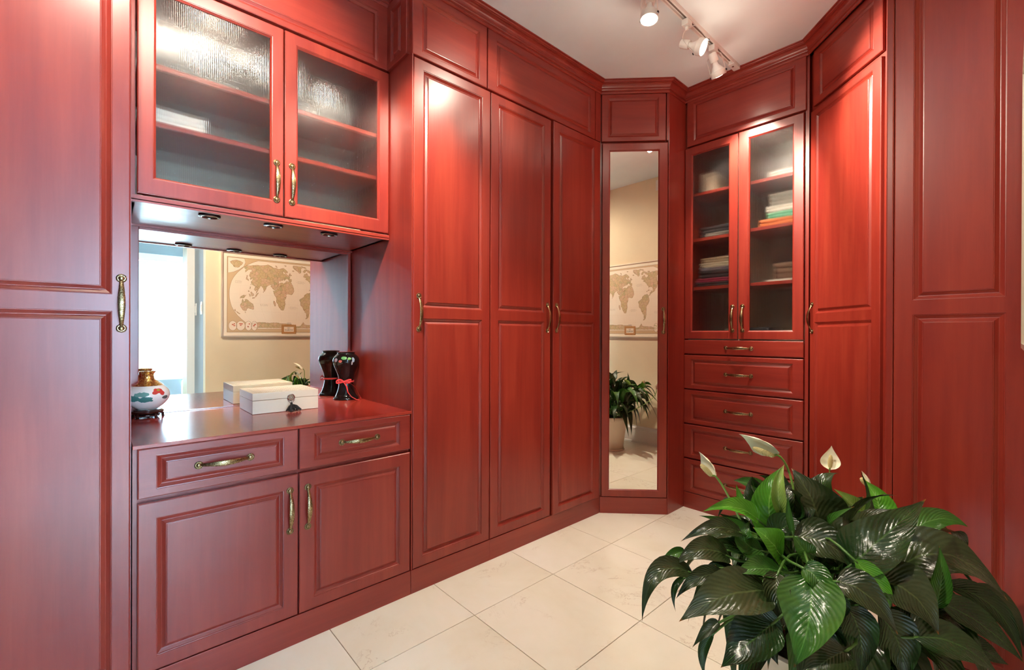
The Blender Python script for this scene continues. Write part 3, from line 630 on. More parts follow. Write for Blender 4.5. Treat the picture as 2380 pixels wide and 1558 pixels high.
# ginger vase on a carved stand
vx, vy = -2.345, .130
t = thing('carved_stand', 'dark carved wooden stand under the painted porcelain vase', 'stand', (vx, vy, TOP))
M_ROSE = mat('dark_rosewood', (.035, .010, .008), .2)
st = MB().lathe([(.040, .016), (.050, .018), (.053, .022), (.053, .026), (.049, .029), (.046, .030), (.046, .032), (.010, .032)], seg=36, cap=True)
st.build('top', M_ROSE, t, True)
for i in range(5):
    a = 2*PI*i/5+.5; MB().tube([(.043*math.cos(a), .043*math.sin(a), .018), (.052*math.cos(a), .052*math.sin(a), .010), (.056*math.cos(a), .056*math.sin(a), .0035), (.046*math.cos(a), .046*math.sin(a), .004)], .0045, 8).build('foot', M_ROSE, t, True)
MB().lathe([(.034, .006), (.040, .008), (.040, .012), (.034, .014)], seg=30).build('apron', M_ROSE, t, True)
t = thing('porcelain_vase', 'white porcelain vase with gold neck, teal leaves and a red flower', 'vase', (vx, vy, TOP+.032))
body = [(.024, 0), (.030, .001), (.034, .004), (.046, .012), (.060, .026), (.0695, .042), (.0725, .056), (.0715, .066), (.067, .078), (.058, .089), (.049, .0965)]
neck = [(.049, .0965), (.040, .102), (.030, .110), (.0235, .119), (.0205, .129), (.0200, .138), (.0225, .146), (.0270, .151), (.0285, .153), (.0270, .1545), (.0200, .150), (.0165, .140), (.016, .10)]
def sm(pr, n=4):
    out = []
    for i in range(len(pr)-1):
        p0 = Vector(pr[max(i-1, 0)]); p1 = Vector(pr[i]); p2 = Vector(pr[i+1]); p3 = Vector(pr[min(i+2, len(pr)-1)])
        for j in range(n):
            u = j/n; out.append(tuple(p1.lerp(p2, u)+(p2-p0)*.5*u*(1-u)**2-(p3-p1)*.5*u*u*(1-u)+(p1-p2)*(u*(1-u)**2-u*u*(1-u))))
    out.append(pr[-1]); return out
M_PORC = mat('painted_porcelain', (.85, .84, .80), .08)
def spots(m, base_sock_col, lst):
    """flat painted print: soft-edged ellipsoid marks (centre, radii, colour)"""
    tc = N(m, 'ShaderNodeTexCoord'); nz = noisetex(m, tc.outputs['Object'], 90, 2); prev = None
    for c_, r_, col in lst:
        s1 = N(m, 'ShaderNodeVectorMath', operation='SUBTRACT'); L(m, tc.outputs['Object'], s1.inputs[0]); s1.inputs[1].default_value = c_
        d1 = N(m, 'ShaderNodeVectorMath', operation='DIVIDE'); L(m, s1.outputs[0], d1.inputs[0]); d1.inputs[1].default_value = r_
        l1 = N(m, 'ShaderNodeVectorMath', operation='LENGTH'); L(m, d1.outputs[0], l1.inputs[0])
        a1 = N(m, 'ShaderNodeMath', operation='MULTIPLY_ADD'); L(m, nz.outputs[0], a1.inputs[0]); a1.inputs[1].default_value = .7; L(m, l1.outputs['Value'], a1.inputs[2])
        rp = ramp(m, a1.outputs[0], [(.0, (1, 1, 1)), (.999, (0, 0, 0))]); 
        lt = N(m, 'ShaderNodeMath', operation='LESS_THAN'); L(m, a1.outputs[0], lt.inputs[0]); lt.inputs[1].default_value = 1.3
        mx = N(m, 'ShaderNodeMix', data_type='RGBA'); L(m, lt.outputs[0], mx.inputs[0])
        if prev: L(m, prev, mx.inputs[6])
        else: mx.inputs[6].default_value = (*base_sock_col, 1)
        mx.inputs[7].default_value = (*col, 1); prev = mx.outputs[2]
    L(m, prev, bsdf(m).inputs['Base Color'])
TEAL = (.07, .24, .22); TEAL2 = (.16, .36, .32); RED = (.62, .06, .05)
spots(M_PORC, (.85, .84, .80), [((.045, -.045, .052), (.030, .030, .013), TEAL), ((.055, -.020, .066), (.026, .026, .011), TEAL2), ((.062, -.010, .046), (.024, .026, .012), TEAL),
    ((.060, .030, .079), (.020, .017, .010), RED), ((.062, .018, .070), (.014, .010, .008), RED), ((.056, .043, .070), (.010, .010, .012), RED), ((.058, .030, .081), (.006, .006, .005), (.35, .30, .05)), ((.048, .052, .050), (.016, .012, .008), (.12, .14, .13)),
    ((-.02, -.066, .070), (.02, .014, .010), RED), ((.0, -.070, .045), (.016, .014, .008), TEAL)])
MB().lathe(sm(body), seg=48, cap=False).build('body', M_PORC, t, True)
M_GOLDP = mat('gold_relief', (.72, .42, .10), .22, .85)
_v = coords(M_GOLDP, (1, 1, 1), off=False); _n = N(M_GOLDP, 'ShaderNodeTexVoronoi'); _n.inputs['Scale'].default_value = 140; L(M_GOLDP, _v, _n.inputs['Vector'])
L(M_GOLDP, ramp(M_GOLDP, _n.outputs[0], [(.15, (.30, .13, .03)), (.45, (.85, .56, .18))]), bsdf(M_GOLDP).inputs['Base Color']); bump(M_GOLDP, _n.outputs[0], .6, .002)
MB().lathe(sm(neck, 3), seg=40, cap=False).build('neck', M_GOLDP, t, True)

# white box with lock and tassel
t = thing('storage_box', 'cream keepsake box with woven lid, round metal lock and black tassel', 'box', (-2.120, .458, TOP))
M_BOX = mat('cream_lacquer', (.72, .64, .50), .35)
BW, BD = .267, .240
MB().box(-BD, 0, 0, BW, .001, .0565, b=.0015).build('base', M_BOX, t)
lid = MB().box(-BD, 0, 0, BW, .0580, .088, b=.0015).build('lid', M_BOX, t)
M_WEAVE = mat('woven_lid', (.74, .66, .50), .55)
_v = coords(M_WEAVE, (1, 1, 1), off=False); _c = N(M_WEAVE, 'ShaderNodeTexChecker'); _c.inputs['Scale'].default_value = 75; L(M_WEAVE, _v, _c.inputs['Vector']); _c.inputs[1].default_value = (.84, .78, .66, 1); _c.inputs[2].default_value = (.58, .47, .33, 1)
L(M_WEAVE, _c.outputs[0], bsdf(M_WEAVE).inputs['Base Color']); bump(M_WEAVE, _c.outputs[1], .4, .001)
MB().box(-BD+.022, -.022, .022, BW-.022, .0875, .0888).build('woven_inlay', M_WEAVE, lid)
lk = MB().lathe([(.0155, 0), (.0155, .002), (.013, .003), (.0125, .002), (.002, .002)], (.0005, .150, .0600), (1, 0, 0), 28)
lk.box(.002, .0045, .137, .163, .0585, .0605).build('lock', M_CHROME, t, True)
MB().tube([(.006+.003*math.sin(a), .150+.0145*math.cos(a), .0600+.0185*math.sin(a)-.003) for a in [2*PI*i/24 for i in range(25)]], .0011, 6).build('key_ring', M_CHROME, t, True)
M_BLK = mat('black_tassel_thread', (.012, .012, .012), .7)
tb = MB(); rr = random.Random(3)
for i in range(46):
    a = rr.uniform(-.5, .5); r_ = rr.uniform(.035, .043); h = rr.uniform(-.4, .4)
    p0 = Vector((.010, .150, .030)); e = Vector((.010+.030*math.cos(a)*.6+rr.uniform(0, .016), .150+.034*math.sin(a*1.6)+rr.uniform(-.014, .014), .0028+rr.uniform(0, .012)))
    mid = (p0+e)/2+Vector((.004, 0, .006)); tb.tube([p0, mid, e], [.0030, .0032, .0020], 5)
tb.lathe([(.0045, 0), (.005, .006), (.003, .010)], (.009, .150, .0290), (0, 0, 1), 10)
tb.build('tassel', M_BLK, t)
t2 = MB().tube([(.008, .150, .043), (.010, .152, .038)], .0012, 6).build('cord', M_BLK, t)
for i in range(2): MB().tube([(.034+.004*math.cos(a), .170+.010*math.sin(a), .006+.004*math.cos(a+i)) for a in [2*PI*k/10 for k in range(9)]], .0012, 6).build('metal_loop', M_CHROME, t, True)

# black lacquered vase with red ribbon
t = thing('black_vase', 'glossy black vase with a red ribbon bow round its waist', 'vase', (-2.325, .936, TOP))
pr_ = [(.030, 0), (.060, .001), (.0625, .004), (.0620, .008), (.055, .016), (.050, .024), (.044, .040), (.039, .058), (.036, .078), (.0355, .094), (.038, .112), (.044, .132), (.052, .152), (.060, .172), (.0650, .190), (.0660, .204), (.062, .217), (.053, .228), (.0455, .234), (.0430, .238), (.0440, .243), (.0465, .245), (.0440, .2462), (.0400, .244), (.038, .236), (.040, .20)]
M_BLV = mat('black_lacquer', (.008, .006, .006), .05)
spots(M_BLV, (.008, .006, .006), [((.050, -.030, .215), (.012, .014, .010), (.10, .28, .10)), ((.040, -.040, .200), (.012, .014, .010), (.45, .10, .08)), ((.060, .012, .205), (.010, .008, .014), (.25, .30, .38)), ((.060, -.008, .212), (.010, .010, .008), (.12, .30, .08)), ((.064, .005, .190), (.006, .004, .010), (.40, .38, .40)), ((.02, -.06, .205), (.012, .012, .010), (.3, .25, .3))])
MB().lathe(sm(pr_, 3), seg=48, cap=False).build('body', M_BLV, t, True)
MB().lathe([(.0395, .2405), (.0405, .2455), (.0455, .2460), (.0450, .2440)], seg=40, cap=False).build('rim', mat('red_rim', (.35, .05, .04), .2), t, True)
M_RIB = mat('red_satin_ribbon', (.72, .06, .06), .35)
rb = thing('ribbon', 'red satin ribbon tied in a bow round the black vase', 'ribbon', (-2.325, .936, TOP))
MB().tube([(.0388*math.cos(a), .0388*math.sin(a), .093) for a in [2*PI*i/36 for i in range(37)]], .0012, 6, flat=.0048).build('band', M_RIB, rb, True)
kx, ky, kz = .034, -.026, .094
MB().lathe([(.001, -.006), (.005, -.003), (.0055, .003), (.001, .006)], (kx, ky, kz), (1, -.7, 0), 10).build('knot', M_RIB, rb, True)
for s_ in (-1, 1):
    pts = [Vector((kx, ky, kz))+Vector((.006, .004, 0))*math.sin(2*PI*u)+Vector((.62*s_, .78*s_, .08)).normalized()*(.036*math.sin(PI*u))+Vector((0, 0, .009*math.sin(2*PI*u))) for u in [i/14 for i in range(15)]]
    MB().tube(pts, .0010, 6, flat=.0042).build('bow_loop', M_RIB, rb, True)
MB().tube([(kx, ky, kz), (.048, -.016, .070), (.055, -.012, .040), (.066, .002, .018), (.078, .022, .0035), (.095, .030, .0025)], .0058, 6, flat=.0008).build('tail', M_RIB, rb, True)
MB().tube([(kx, ky, kz), (.050, .008, .082), (.052, .030, .060), (.050, .045, .030), (.060, .055, .004)], .0050, 6, flat=.0008).build('tail', M_RIB, rb, True)
rb.location.y -= 0

# ------------------------------------------------------------------ folded things behind the glass
def cloth_mat(name, col, rough=.9):
    m = mat(name, col, rough); v = coords(m, (1, 1, 1)); n = noisetex(m, v, 60, 4); a = tuple(c*.8 for c in col)
    L(m, ramp(m, n.outputs[0], [(.3, a), (.7, col)]), bsdf(m).inputs['Base Color']); bump(m, n.outputs[0], .5, .003); return m
CM = {k: cloth_mat(k+'_knit', v) for k, v in dict(cream=(.74, .66, .50), beige=(.55, .42, .28), lavender=(.30, .28, .34), charcoal=(.045, .042, .048), magenta=(.35, .03, .08), orange=(.62, .18, .06), white=(.82, .80, .76), grey=(.30, .28, .26), green=(.18, .55, .38), brown=(.16, .09, .06), navy=(.06, .08, .13)).items()}
def folded(label, cm, x, y, z, w, d, h, seed=0, group=None, layers=2, rz=0):
    """a folded garment: soft slab with a rolled front fold in each layer"""
    t = thing('folded_garment', label, 'garment', (x, y, z), rz, group); rg = random.Random(seed)
    for k in range(layers):
        bm = bmesh.new(); bmesh.ops.create_cube(bm, size=1); bmesh.ops.subdivide_edges(bm, edges=bm.edges[:], cuts=5, use_grid_fill=True)
        hh = h/layers
        for v in bm.verts:
            c_ = v.co.copy(); r_ = 1-.16*max(0, abs(c_.x)*2-.55)-.0
            v.co = Vector((c_.x*w*(1-.04*abs(c_.z*2)), c_.y*d*(1-.06*(c_.z*2)**2), hh*(k+.5)+c_.z*hh*r_))
            nz = noise.noise_vector(Vector((v.co.x*14+seed*7, v.co.y*14, v.co.z*10+k*5))); v.co += Vector((nz.x*.006, nz.y*.006, nz.z*.003*(1 if c_.z > 0 else .2)))
            v.co.z = max(v.co.z, .0005)
        me = bpy.data.meshes.new('layer'); bm.to_mesh(me); bm.free(); me.materials.append(cm); me.polygons.foreach_set('use_smooth', [True]*len(me.polygons))
        link(bpy.data.objects.new('layer', me), t)
    return t
# display cabinet, left door (x -1.40..-1.18), y about 3.0
yb = 3.055
for s3 in (
 ('charcoal garment lying on the second shelf of the display cabinet', 'charcoal', -1.27, yb, 1.786, .24, .22, .075, 1), ('white plastic-wrapped garment flat under the dark one on the second shelf', 'grey', -1.26, yb-.132, 1.786, .15, .035, .022, 2),
 ('dark folded garment at the bottom of the third-shelf stack', 'charcoal', -1.285, yb, 1.466, .25, .24, .028, 3), ('magenta folded garment near the bottom of the third-shelf stack', 'magenta', -1.285, yb, 1.4945, .25, .24, .026, 4),
 ('thick dark grey folded garment in the middle of the third-shelf stack', 'charcoal', -1.275, yb, 1.521, .235, .23, .048, 5), ('lavender-grey folded garment above the dark grey one', 'lavender', -1.27, yb, 1.5695, .23, .23, .022, 6),
 ('cream folded garment second from the top of the stack', 'cream', -1.268, yb, 1.592, .225, .22, .030, 7), ('beige folded garment on top of the third-shelf stack', 'beige', -1.265, yb, 1.6225, .22, .22, .032, 8),
 ('navy garment bundled on the cabinet floor behind the left glass', 'navy', -1.255, yb, 1.121, .165, .20, .045, 9), ('cream sleeve poking out beside the navy bundle', 'cream', -1.372, yb-.05, 1.121, .055, .12, .050, 10), ('cream cloth lying right of the navy bundle', 'cream', -1.175, yb-.07, 1.1665, .08, .10, .022, 11),
 ('white folded linen on the top shelf behind the right glass', 'white', -.875, yb, 2.081, .20, .2, .045, 12),
 ('orange folded towel at the bottom of the right-hand stack', 'orange', -.905, yb, 1.796, .24, .24, .045, 13), ('green and white towel on the orange one', 'green', -.885, yb, 1.8415, .19, .23, .035, 14), ('white folded towel above the green one', 'white', -.885, yb, 1.877, .20, .23, .038, 15), ('grey knitted throw on top of the towels', 'grey', -.875, yb, 1.9155, .18, .22, .075, 16),
 ('white sheet lying under the dark stack on the lower right shelf', 'white', -.885, yb, 1.466, .20, .22, .014, 17), ('dark brown folded stack on the lower right shelf', 'brown', -.865, yb, 1.4805, .16, .20, .095, 18),
 ('black bag-like bundle on the cabinet floor behind the right glass', 'charcoal', -1.03, yb, 1.121, .13, .18, .075, 19)):
    folded(s3[0], CM[s3[1]], *s3[2:8], s3[8], 'folded clothes in the display cabinet', 2 if s3[7] < .06 else 3)
t = thing('white_box', 'upright white box on the top left shelf of the display cabinet', 'box', (-1.345, 3.02, 2.086))
MB().box(-.045, .045, -.05, .05, 0, .11, b=.003).build('body', M_BOX, t); MB().box(-.047, .047, -.052, .052, .11, .135, b=.003).build('lid', M_BOX, t)
# wall cabinet above the vanity (shelves 1.894, 2.094; floor 1.618)
xb = -2.19
for s3 in (('white throw heaped on the middle shelf behind the left glass door', 'white', xb, .21, 1.8945, .22, .17, .075, 30), ('pale linen stack lying along the floor of the wall cabinet, left', 'lavender', xb, .30, 1.6185, .24, .38, .085, 31),
 ('cream blanket on the cabinet floor behind the right glass door', 'cream', xb, .76, 1.6185, .22, .30, .070, 32), ('pale grey cap-shaped bundle on the upper shelf behind the right glass door', 'grey', xb, .635, 2.0945, .18, .14, .080, 33), ('grey blanket on the upper shelf behind the left glass door', 'grey', xb, .30, 2.0945, .20, .26, .05, 34)):
    folded(s3[0], CM[s3[1]], *s3[2:8], s3[8], 'folded linen in the wall cabinet', 2)
#@@PART4
# ------------------------------------------------------------------ peace lily in its pot
PX, PY = -.370, 1.430
plant = thing('potted_peace_lily', 'large peace lily with glossy dark leaves and white spathe flowers in a cream pot', 'plant', (PX, PY, .30))
pot = empty('pot', (0, 0, -.30), 0, plant)
M_POT = painted('cream_pot_plastic', (.78, .70, .56), .35, 30, .02, .01)
MB().lathe([(.118, 0), (.122, .004), (.158, .300), (.166, .304), (.168, .330), (.163, .336), (.157, .334), (.152, .300)], seg=48, cap=False).build('wall', M_POT, pot, True)
MB().lathe([(.002, .0005), (.119, .0005)], seg=48, cap=True).build('base', M_POT, pot)
MB().lathe([(.126, .0), (.135, .002), (.140, .016), (.136, .018), (.124, .006)], seg=40, cap=False).build('saucer', M_POT, pot, True)
M_SOIL = mat('potting_soil', (.035, .022, .014), .95); _n = noisetex(M_SOIL, coords(M_SOIL, (1, 1, 1)), 80, 4); bump(M_SOIL, _n.outputs[0], 1, .01)
MB().lathe([(.001, .306), (.154, .300), (.154, .29)], seg=36, cap=False).build('soil', M_SOIL, pot)

def leaf_mat(name, dark, light, rib, rough=.26):
    m = mat(name, dark, rough); uv = N(m, 'ShaderNodeTexCoord'); sx = N(m, 'ShaderNodeSeparateXYZ'); L(m, uv.outputs['UV'], sx.inputs[0])
    a = N(m, 'ShaderNodeMath', operation='ABSOLUTE'); L(m, sx.outputs[1], a.inputs[0])
    # lateral veins sweep towards the tip: phase = 15u - 4.5|v|
    p1 = N(m, 'ShaderNodeMath', operation='MULTIPLY'); L(m, sx.outputs[0], p1.inputs[0]); p1.inputs[1].default_value = 88
    p2 = N(m, 'ShaderNodeMath', operation='MULTIPLY_ADD'); L(m, a.outputs[0], p2.inputs[0]); p2.inputs[1].default_value = -30; L(m, p1.outputs[0], p2.inputs[2])
    w = N(m, 'ShaderNodeMath', operation='SINE'); L(m, p2.outputs[0], w.inputs[0])
    n = noisetex(m, coords(m, (1, 1, 1)), 14, 4)
    mixn = N(m, 'ShaderNodeMath', operation='MULTIPLY_ADD'); L(m, w.outputs[0], mixn.inputs[0]); mixn.inputs[1].default_value = .045; L(m, n.outputs[0], mixn.inputs[2])
    c = ramp(m, mixn.outputs[0], [(.32, dark), (.72, light)])
    rb_ = ramp(m, a.outputs[0], [(.0, (1, 1, 1)), (.055, (0, 0, 0))]); mx = N(m, 'ShaderNodeMix', data_type='RGBA'); L(m, rb_, mx.inputs[0]); L(m, c, mx.inputs[6]); mx.inputs[7].default_value = (*rib, 1)
    tp = ramp(m, sx.outputs[0], [(.955, (0, 0, 0)), (.99, (1, 1, 1))]); mx2 = N(m, 'ShaderNodeMix', data_type='RGBA'); L(m, tp, mx2.inputs[0]); L(m, mx.outputs[2], mx2.inputs[6]); mx2.inputs[7].default_value = (.30, .12, .02, 1)
    L(m, mx2.outputs[2], bsdf(m).inputs['Base Color'])
    h = N(m, 'ShaderNodeMath', operation='MULTIPLY_ADD'); L(m, w.outputs[0], h.inputs[0]); h.inputs[1].default_value = .15; n5 = noisetex(m, coords(m, (1, 1, 1)), 42, 3, .5, .6); L(m, n5.outputs[0], h.inputs[2])
    bump(m, h.outputs[0], .55, .004)
    bsdf(m).inputs['Coat Weight'].default_value = .25; bsdf(m).inputs['Coat Roughness'].default_value = .18
    # thin blade: some light passes through
    tr = N(m, 'ShaderNodeBsdfTranslucent'); L(m, mx.outputs[2], tr.inputs[0]); ms = N(m, 'ShaderNodeMixShader'); ms.inputs[0].default_value = .18
    L(m, bsdf(m).outputs[0], ms.inputs[1]); L(m, tr.outputs[0], ms.inputs[2]); L(m, ms.outputs[0], m.node_tree.nodes['Material Output'].inputs[0]); return m
LM = {'d': leaf_mat('leaf_dark_green', (.006, .026, .005), (.020, .058, .012), (.04, .11, .02)),
      'o': leaf_mat('leaf_olive', (.014, .030, .008), (.040, .060, .020), (.07, .11, .035)),
      'm': leaf_mat('leaf_green', (.020, .085, .010), (.050, .16, .020), (.10, .26, .05)),
      'b': leaf_mat('leaf_young_green', (.050, .22, .012), (.12, .38, .03), (.22, .50, .08)),
      'p': leaf_mat('leaf_pale_green', (.20, .34, .06), (.36, .50, .14), (.40, .55, .20))}
M_STALK = mat('leaf_stalk', (.06, .15, .025), .4)
PO = Vector((PX, PY, .30)); CAMP = Vector((0, 0, CAMH))
def at(X, Y, t):
    """a leaf point seen at (X, Y) of the plant study crop, t metres in front of the lens"""
    x, y = 1480+.37815*X, 980+.37815*Y
    return CAMP+(_f+_r2*((x-1190)/F_PX)-_u2*((y-779)/F_PX))*t
def clampw(p):
    p.x = min(p.x, .036)
    if p.x > -.28: p.y = min(p.y, 1.985)
    p.z = max(p.z, .01); return p
def wprof(u):
    return max(0., math.sin(PI*u**.66))**.92*(1-u)**.30*1.16+.012*(1-u)
def leaf(P0, P1, P2, width, kind, fold=.35, wave=.05, nrm=None, rng=None, stalk=True, name='leaf', par=None):
    rng = rng or random; ctl = P1*2-(P0+P2)*.5; NS, NC = 16, 8; vs = []; uv = []; fs = []
    ph = rng.uniform(0, 6); lw = width/2
    if nrm is None: nrm = (CAMP-P1).normalized()*.75+Vector((0, 0, .65))
    for i in range(NS+1):
        u = i/NS; p = P0*(1-u)**2+ctl*2*u*(1-u)+P2*u*u; T = ((ctl-P0)*(1-u)+(P2-ctl)*u).normalized()
        S = T.cross(nrm); S = S.normalized() if S.length > 1e-4 else Vector((1, 0, 0)); Nn = S.cross(T).normalized()
        w = lw*wprof(u)
        for j in range(NC+1):
            v = -1+2*j/NC; av = abs(v)
            q = p+S*(w*v*math.cos(fold*av*.7))+Nn*(w*(fold*av**1.3-.10*math.sin(PI*av)))+Nn*(wave*w*av*av*math.sin(u*11+ph+(1.5 if v > 0 else 0)))
            q = q+Nn*(.035*w*math.sin(u*23+ph*2+v*2.5))+Nn*(.022*w*math.sin(u*44-av*14)*av*(1-av)*4)
            vs.append(clampw(q)-PO); uv.append((u, v))
    r = NC+1
    for i in range(NS):
        for j in range(NC): a = i*r+j; fs.append((a, a+1, a+r+1, a+r))
    nb = len(fs); mb = MB(); mb.v = [Vector(v) for v in vs]; mb.f = list(fs); mb.mi = [0]*nb
    if stalk:
        a = rng.uniform(0, 2*PI); g = Vector((PX+.035*math.cos(a), PY+.035*math.sin(a), .300)); d0 = (ctl-P0).normalized(); out = P0-g
        c1 = g+Vector((out.x*.12, out.y*.12, max(.10, out.z*.75+.06))); c2 = P0-d0*min(.10, out.length*.4); pts = []
        for i in range(9):
            u = i/8; pts.append(clampw(g*(1-u)**3+c1*3*u*(1-u)**2+c2*3*u*u*(1-u)+P0*u**3)-PO)
        tg = ctl.copy(); pts.append(P0.lerp(ctl, .12)-PO)
        mb.tube(pts, [.0036]*5+[.0030]*3+[.0026, .0018], 6, mi=1)
    o = mb.build(name, [LM[kind], M_STALK], par or plant); me = o.data; me.polygons.foreach_set('use_smooth', [True]*len(me.polygons))
    ul = me.uv_layers.new(name='UVMap')
    for pl in me.polygons:
        for li in pl.loop_indices:
            vi = me.loops[li].vertex_index; ul.data[li].uv = uv[vi] if vi < len(uv) else (.2, .5)
    return o
# the leaves one can pick out: base, middle, tip (X, Y, depth), seen width, kind, fold
HL = [
 ((850, 700, 1.22), (815, 480, 1.20), (900, 272, 1.24), 200, 'b', .30), ((885, 570, 1.17), (872, 400, 1.16), (908, 262, 1.20), 90, 'p', .9),
 ((1120, 700, 1.20), (1085, 500, 1.17), (950, 286, 1.22), 300, 'o', .25), ((1000, 640, 1.23), (930, 480, 1.25), (985, 372, 1.30), 150, 'd', .3),
 ((790, 450, 1.32), (690, 385, 1.34), (592, 364, 1.36), 80, 'm', .5), ((655, 520, 1.25), (630, 450, 1.25), (610, 385, 1.25), 42, 'b', .6),
 ((750, 610, 1.16), (600, 528, 1.14), (400, 556, 1.12), 110, 'b', .45), ((700, 680, 1.20), (545, 622, 1.20), (380, 578, 1.20), 60, 'm', .5),
 ((650, 690, 1.12), (470, 655, 1.10), (268, 740, 1.10), 100, 'o', .3), ((570, 835, 1.08), (400, 790, 1.04), (232, 885, 1.04), 150, 'o', .25),
 ((350, 940, 1.04), (130, 935, 1.00), (32, 1232, .98), 125, 'o', .35), ((300, 800, 1.12), (210, 830, 1.10), (135, 905, 1.10), 62, 'm', .5),
 ((780, 800, 1.13), (665, 735, 1.12), (698, 608, 1.14), 150, 'm', .3), ((895, 850, 1.08), (825, 740, 1.04), (712, 650, 1.05), 190, 'b', .35),
 ((965, 710, 1.10), (1175, 755, 1.05), (1350, 918, 1.02), 215, 'o', .28), ((1300, 895, 1.02), (1520, 705, 1.00), (1778, 476, 1.06), 280, 'd', .28),
 ((1660, 700, 1.22), (1850, 600, 1.22), (2040, 652, 1.20), 135, 'm', .4), ((1475, 620, 1.35), (1480, 490, 1.36), (1385, 352, 1.40), 160, 'b', .45),
 ((1385, 570, 1.28), (1305, 490, 1.28), (1208, 412, 1.30), 80, 'p', .8), ((1345, 650, 1.38), (1300, 545, 1.40), (1400, 462, 1.42), 170, 'd', .3),
 ((1410, 582, 1.20), (1290, 568, 1.20), (1188, 580, 1.20), 42, 'm', .6), ((1335, 700, 1.25), (1265, 600, 1.25), (1195, 530, 1.25), 120, 'o', .4),
 ((1600, 905, 1.10), (1930, 825, 1.05), (2282, 1105, 1.04), 265, 'o', .25), ((1835, 1145, .98), (1872, 960, .98), (1858, 762, 1.00), 110, 'm', .7),
 ((1065, 940, .96), (1060, 1215, .90), (965, 1515, .88), 330, 'm', .25), ((815, 1045, .98), (540, 1075, .94), (258, 1232, .93), 270, 'o', .22),
 ((890, 925, 1.02), (740, 905, 1.00), (592, 940, 1.00), 130, 'm', .35), ((545, 945, 1.02), (375, 965, 1.00), (240, 1092, 1.00), 100, 'o', .4),
 ((300, 960, 1.05), (228, 1040, 1.04), (240, 1172, 1.04), 42, 'd', .7), ((870, 930, .99), (862, 1100, .95), (950, 1300, .93), 140, 'o', .4),
 ((1020, 900, .97), (1125, 990, .94), (1160, 1150, .93), 150, 'm', .45), ((1225, 985, .96), (1420, 1070, .92), (1606, 1312, .90), 185, 'o', .3),
 ((1335, 850, .98), (1490, 1020, .95), (1560, 1152, .94), 120, 'b', .6), ((1495, 985, .97), (1700, 1070, .93), (1856, 1312, .91), 260, 'o', .28),
 ((1225, 1085, .93), (1258, 1150, .92), (1245, 1228, .92), 95, 'd', .4), ((1900, 1015, 1.06), (2200, 1150, 1.04), (2375, 1480, 1.02), 130, 'd', .4),
 ((1850, 1110, 1.00), (2120, 1250, .98), (2385, 1490, .97), 160, 'd', .35), ((2040, 1035, 1.10), (2270, 1150, 1.08), (2378, 1400, 1.07), 110, 'o', .4),
 ((1700, 1330, .92), (1970, 1370, .90), (2230, 1570, .90), 200, 'd', .3), ((510, 1235, .98), (430, 1290, .98), (340, 1392, .98), 70, 'o', .5),
 ((475, 1300, 1.0), (405, 1430, 1.0), (425, 1580, 1.0), 60, 'd', .5), ((840, 1240, .92), (680, 1370, .90), (515, 1515, .90), 250, 'd', .25),
 ((1290, 1140, .93), (1375, 1330, .91), (1370, 1580, .90), 190, 'd', .3), ((1290, 1410, .88), (1150, 1480, .87), (1000, 1610, .87), 190, 'o', .3),
 ((1480, 1180, .95), (1610, 1370, .93), (1640, 1620, .92), 230, 'd', .3), ((735, 830, 1.14), (590, 765, 1.12), (400, 745, 1.12), 100, 'd', .4),
 ((700, 690, 1.22), (600, 622, 1.22), (498, 562, 1.22), 60, 'd', .4), ((870, 720, 1.14), (930, 640, 1.13), (1060, 690, 1.10), 150, 'd', .3),
 ((1150, 860, 1.08), (1240, 800, 1.06), (1300, 900, 1.04), 150, 'd', .3), ((1080, 860, 1.04), (1010, 770, 1.04), (960, 700, 1.05), 110, 'm', .4),
 ((1500, 960, 1.10), (1600, 930, 1.08), (1720, 960, 1.07), 130, 'd', .35), ((640, 1000, 1.06), (560, 960, 1.06), (480, 880, 1.10), 90, 'd', .4),
 ((960, 690, 1.10), (935, 560, 1.10), (930, 455, 1.11), 40, 'm', .7), ((1640, 1250, .96), (1790, 1230, .95), (1930, 1330, .94), 150, 'd', .4),
 ((1100, 1200, .99), (1190, 1360, .97), (1180, 1560, .96), 180, 'd', .3), ((760, 1130, 1.02), (800, 1320, 1.0), (870, 1500, .98), 170, 'd', .3),
 ((700, 1180, 1.04), (600, 1260, 1.04), (560, 1400, 1.04), 110, 'd', .3), ((1690, 1120, 1.04), (1640, 980, 1.05), (1560, 860, 1.08), 110, 'd', .3),
 ((2000, 1330, 1.02), (2150, 1420, 1.0), (2290, 1500, 1.0), 110, 'd', .4), ((1450, 760, 1.12), (1380, 700, 1.14), (1270, 740, 1.14), 120, 'd', .3),
]
rg = random.Random(11)
for b, mm, tp, w, k, fo in HL:
    P0, P1, P2 = at(*b), at(*mm), at(*tp); wm_ = w*.37815*mm[2]/F_PX*1.05
    vd = (CAMP-P1).normalized(); nr = vd*.85+Vector((rg.uniform(-.2, .2), rg.uniform(-.2, .2), .55))
    T = (P2-P0).normalized(); S = T.cross(nr).normalized(); vis = math.sqrt(max(.05, 1-S.dot(vd)**2))
    leaf(P0, P1, P2, wm_/max(.6, vis), k, fo, .06, nr, rg)
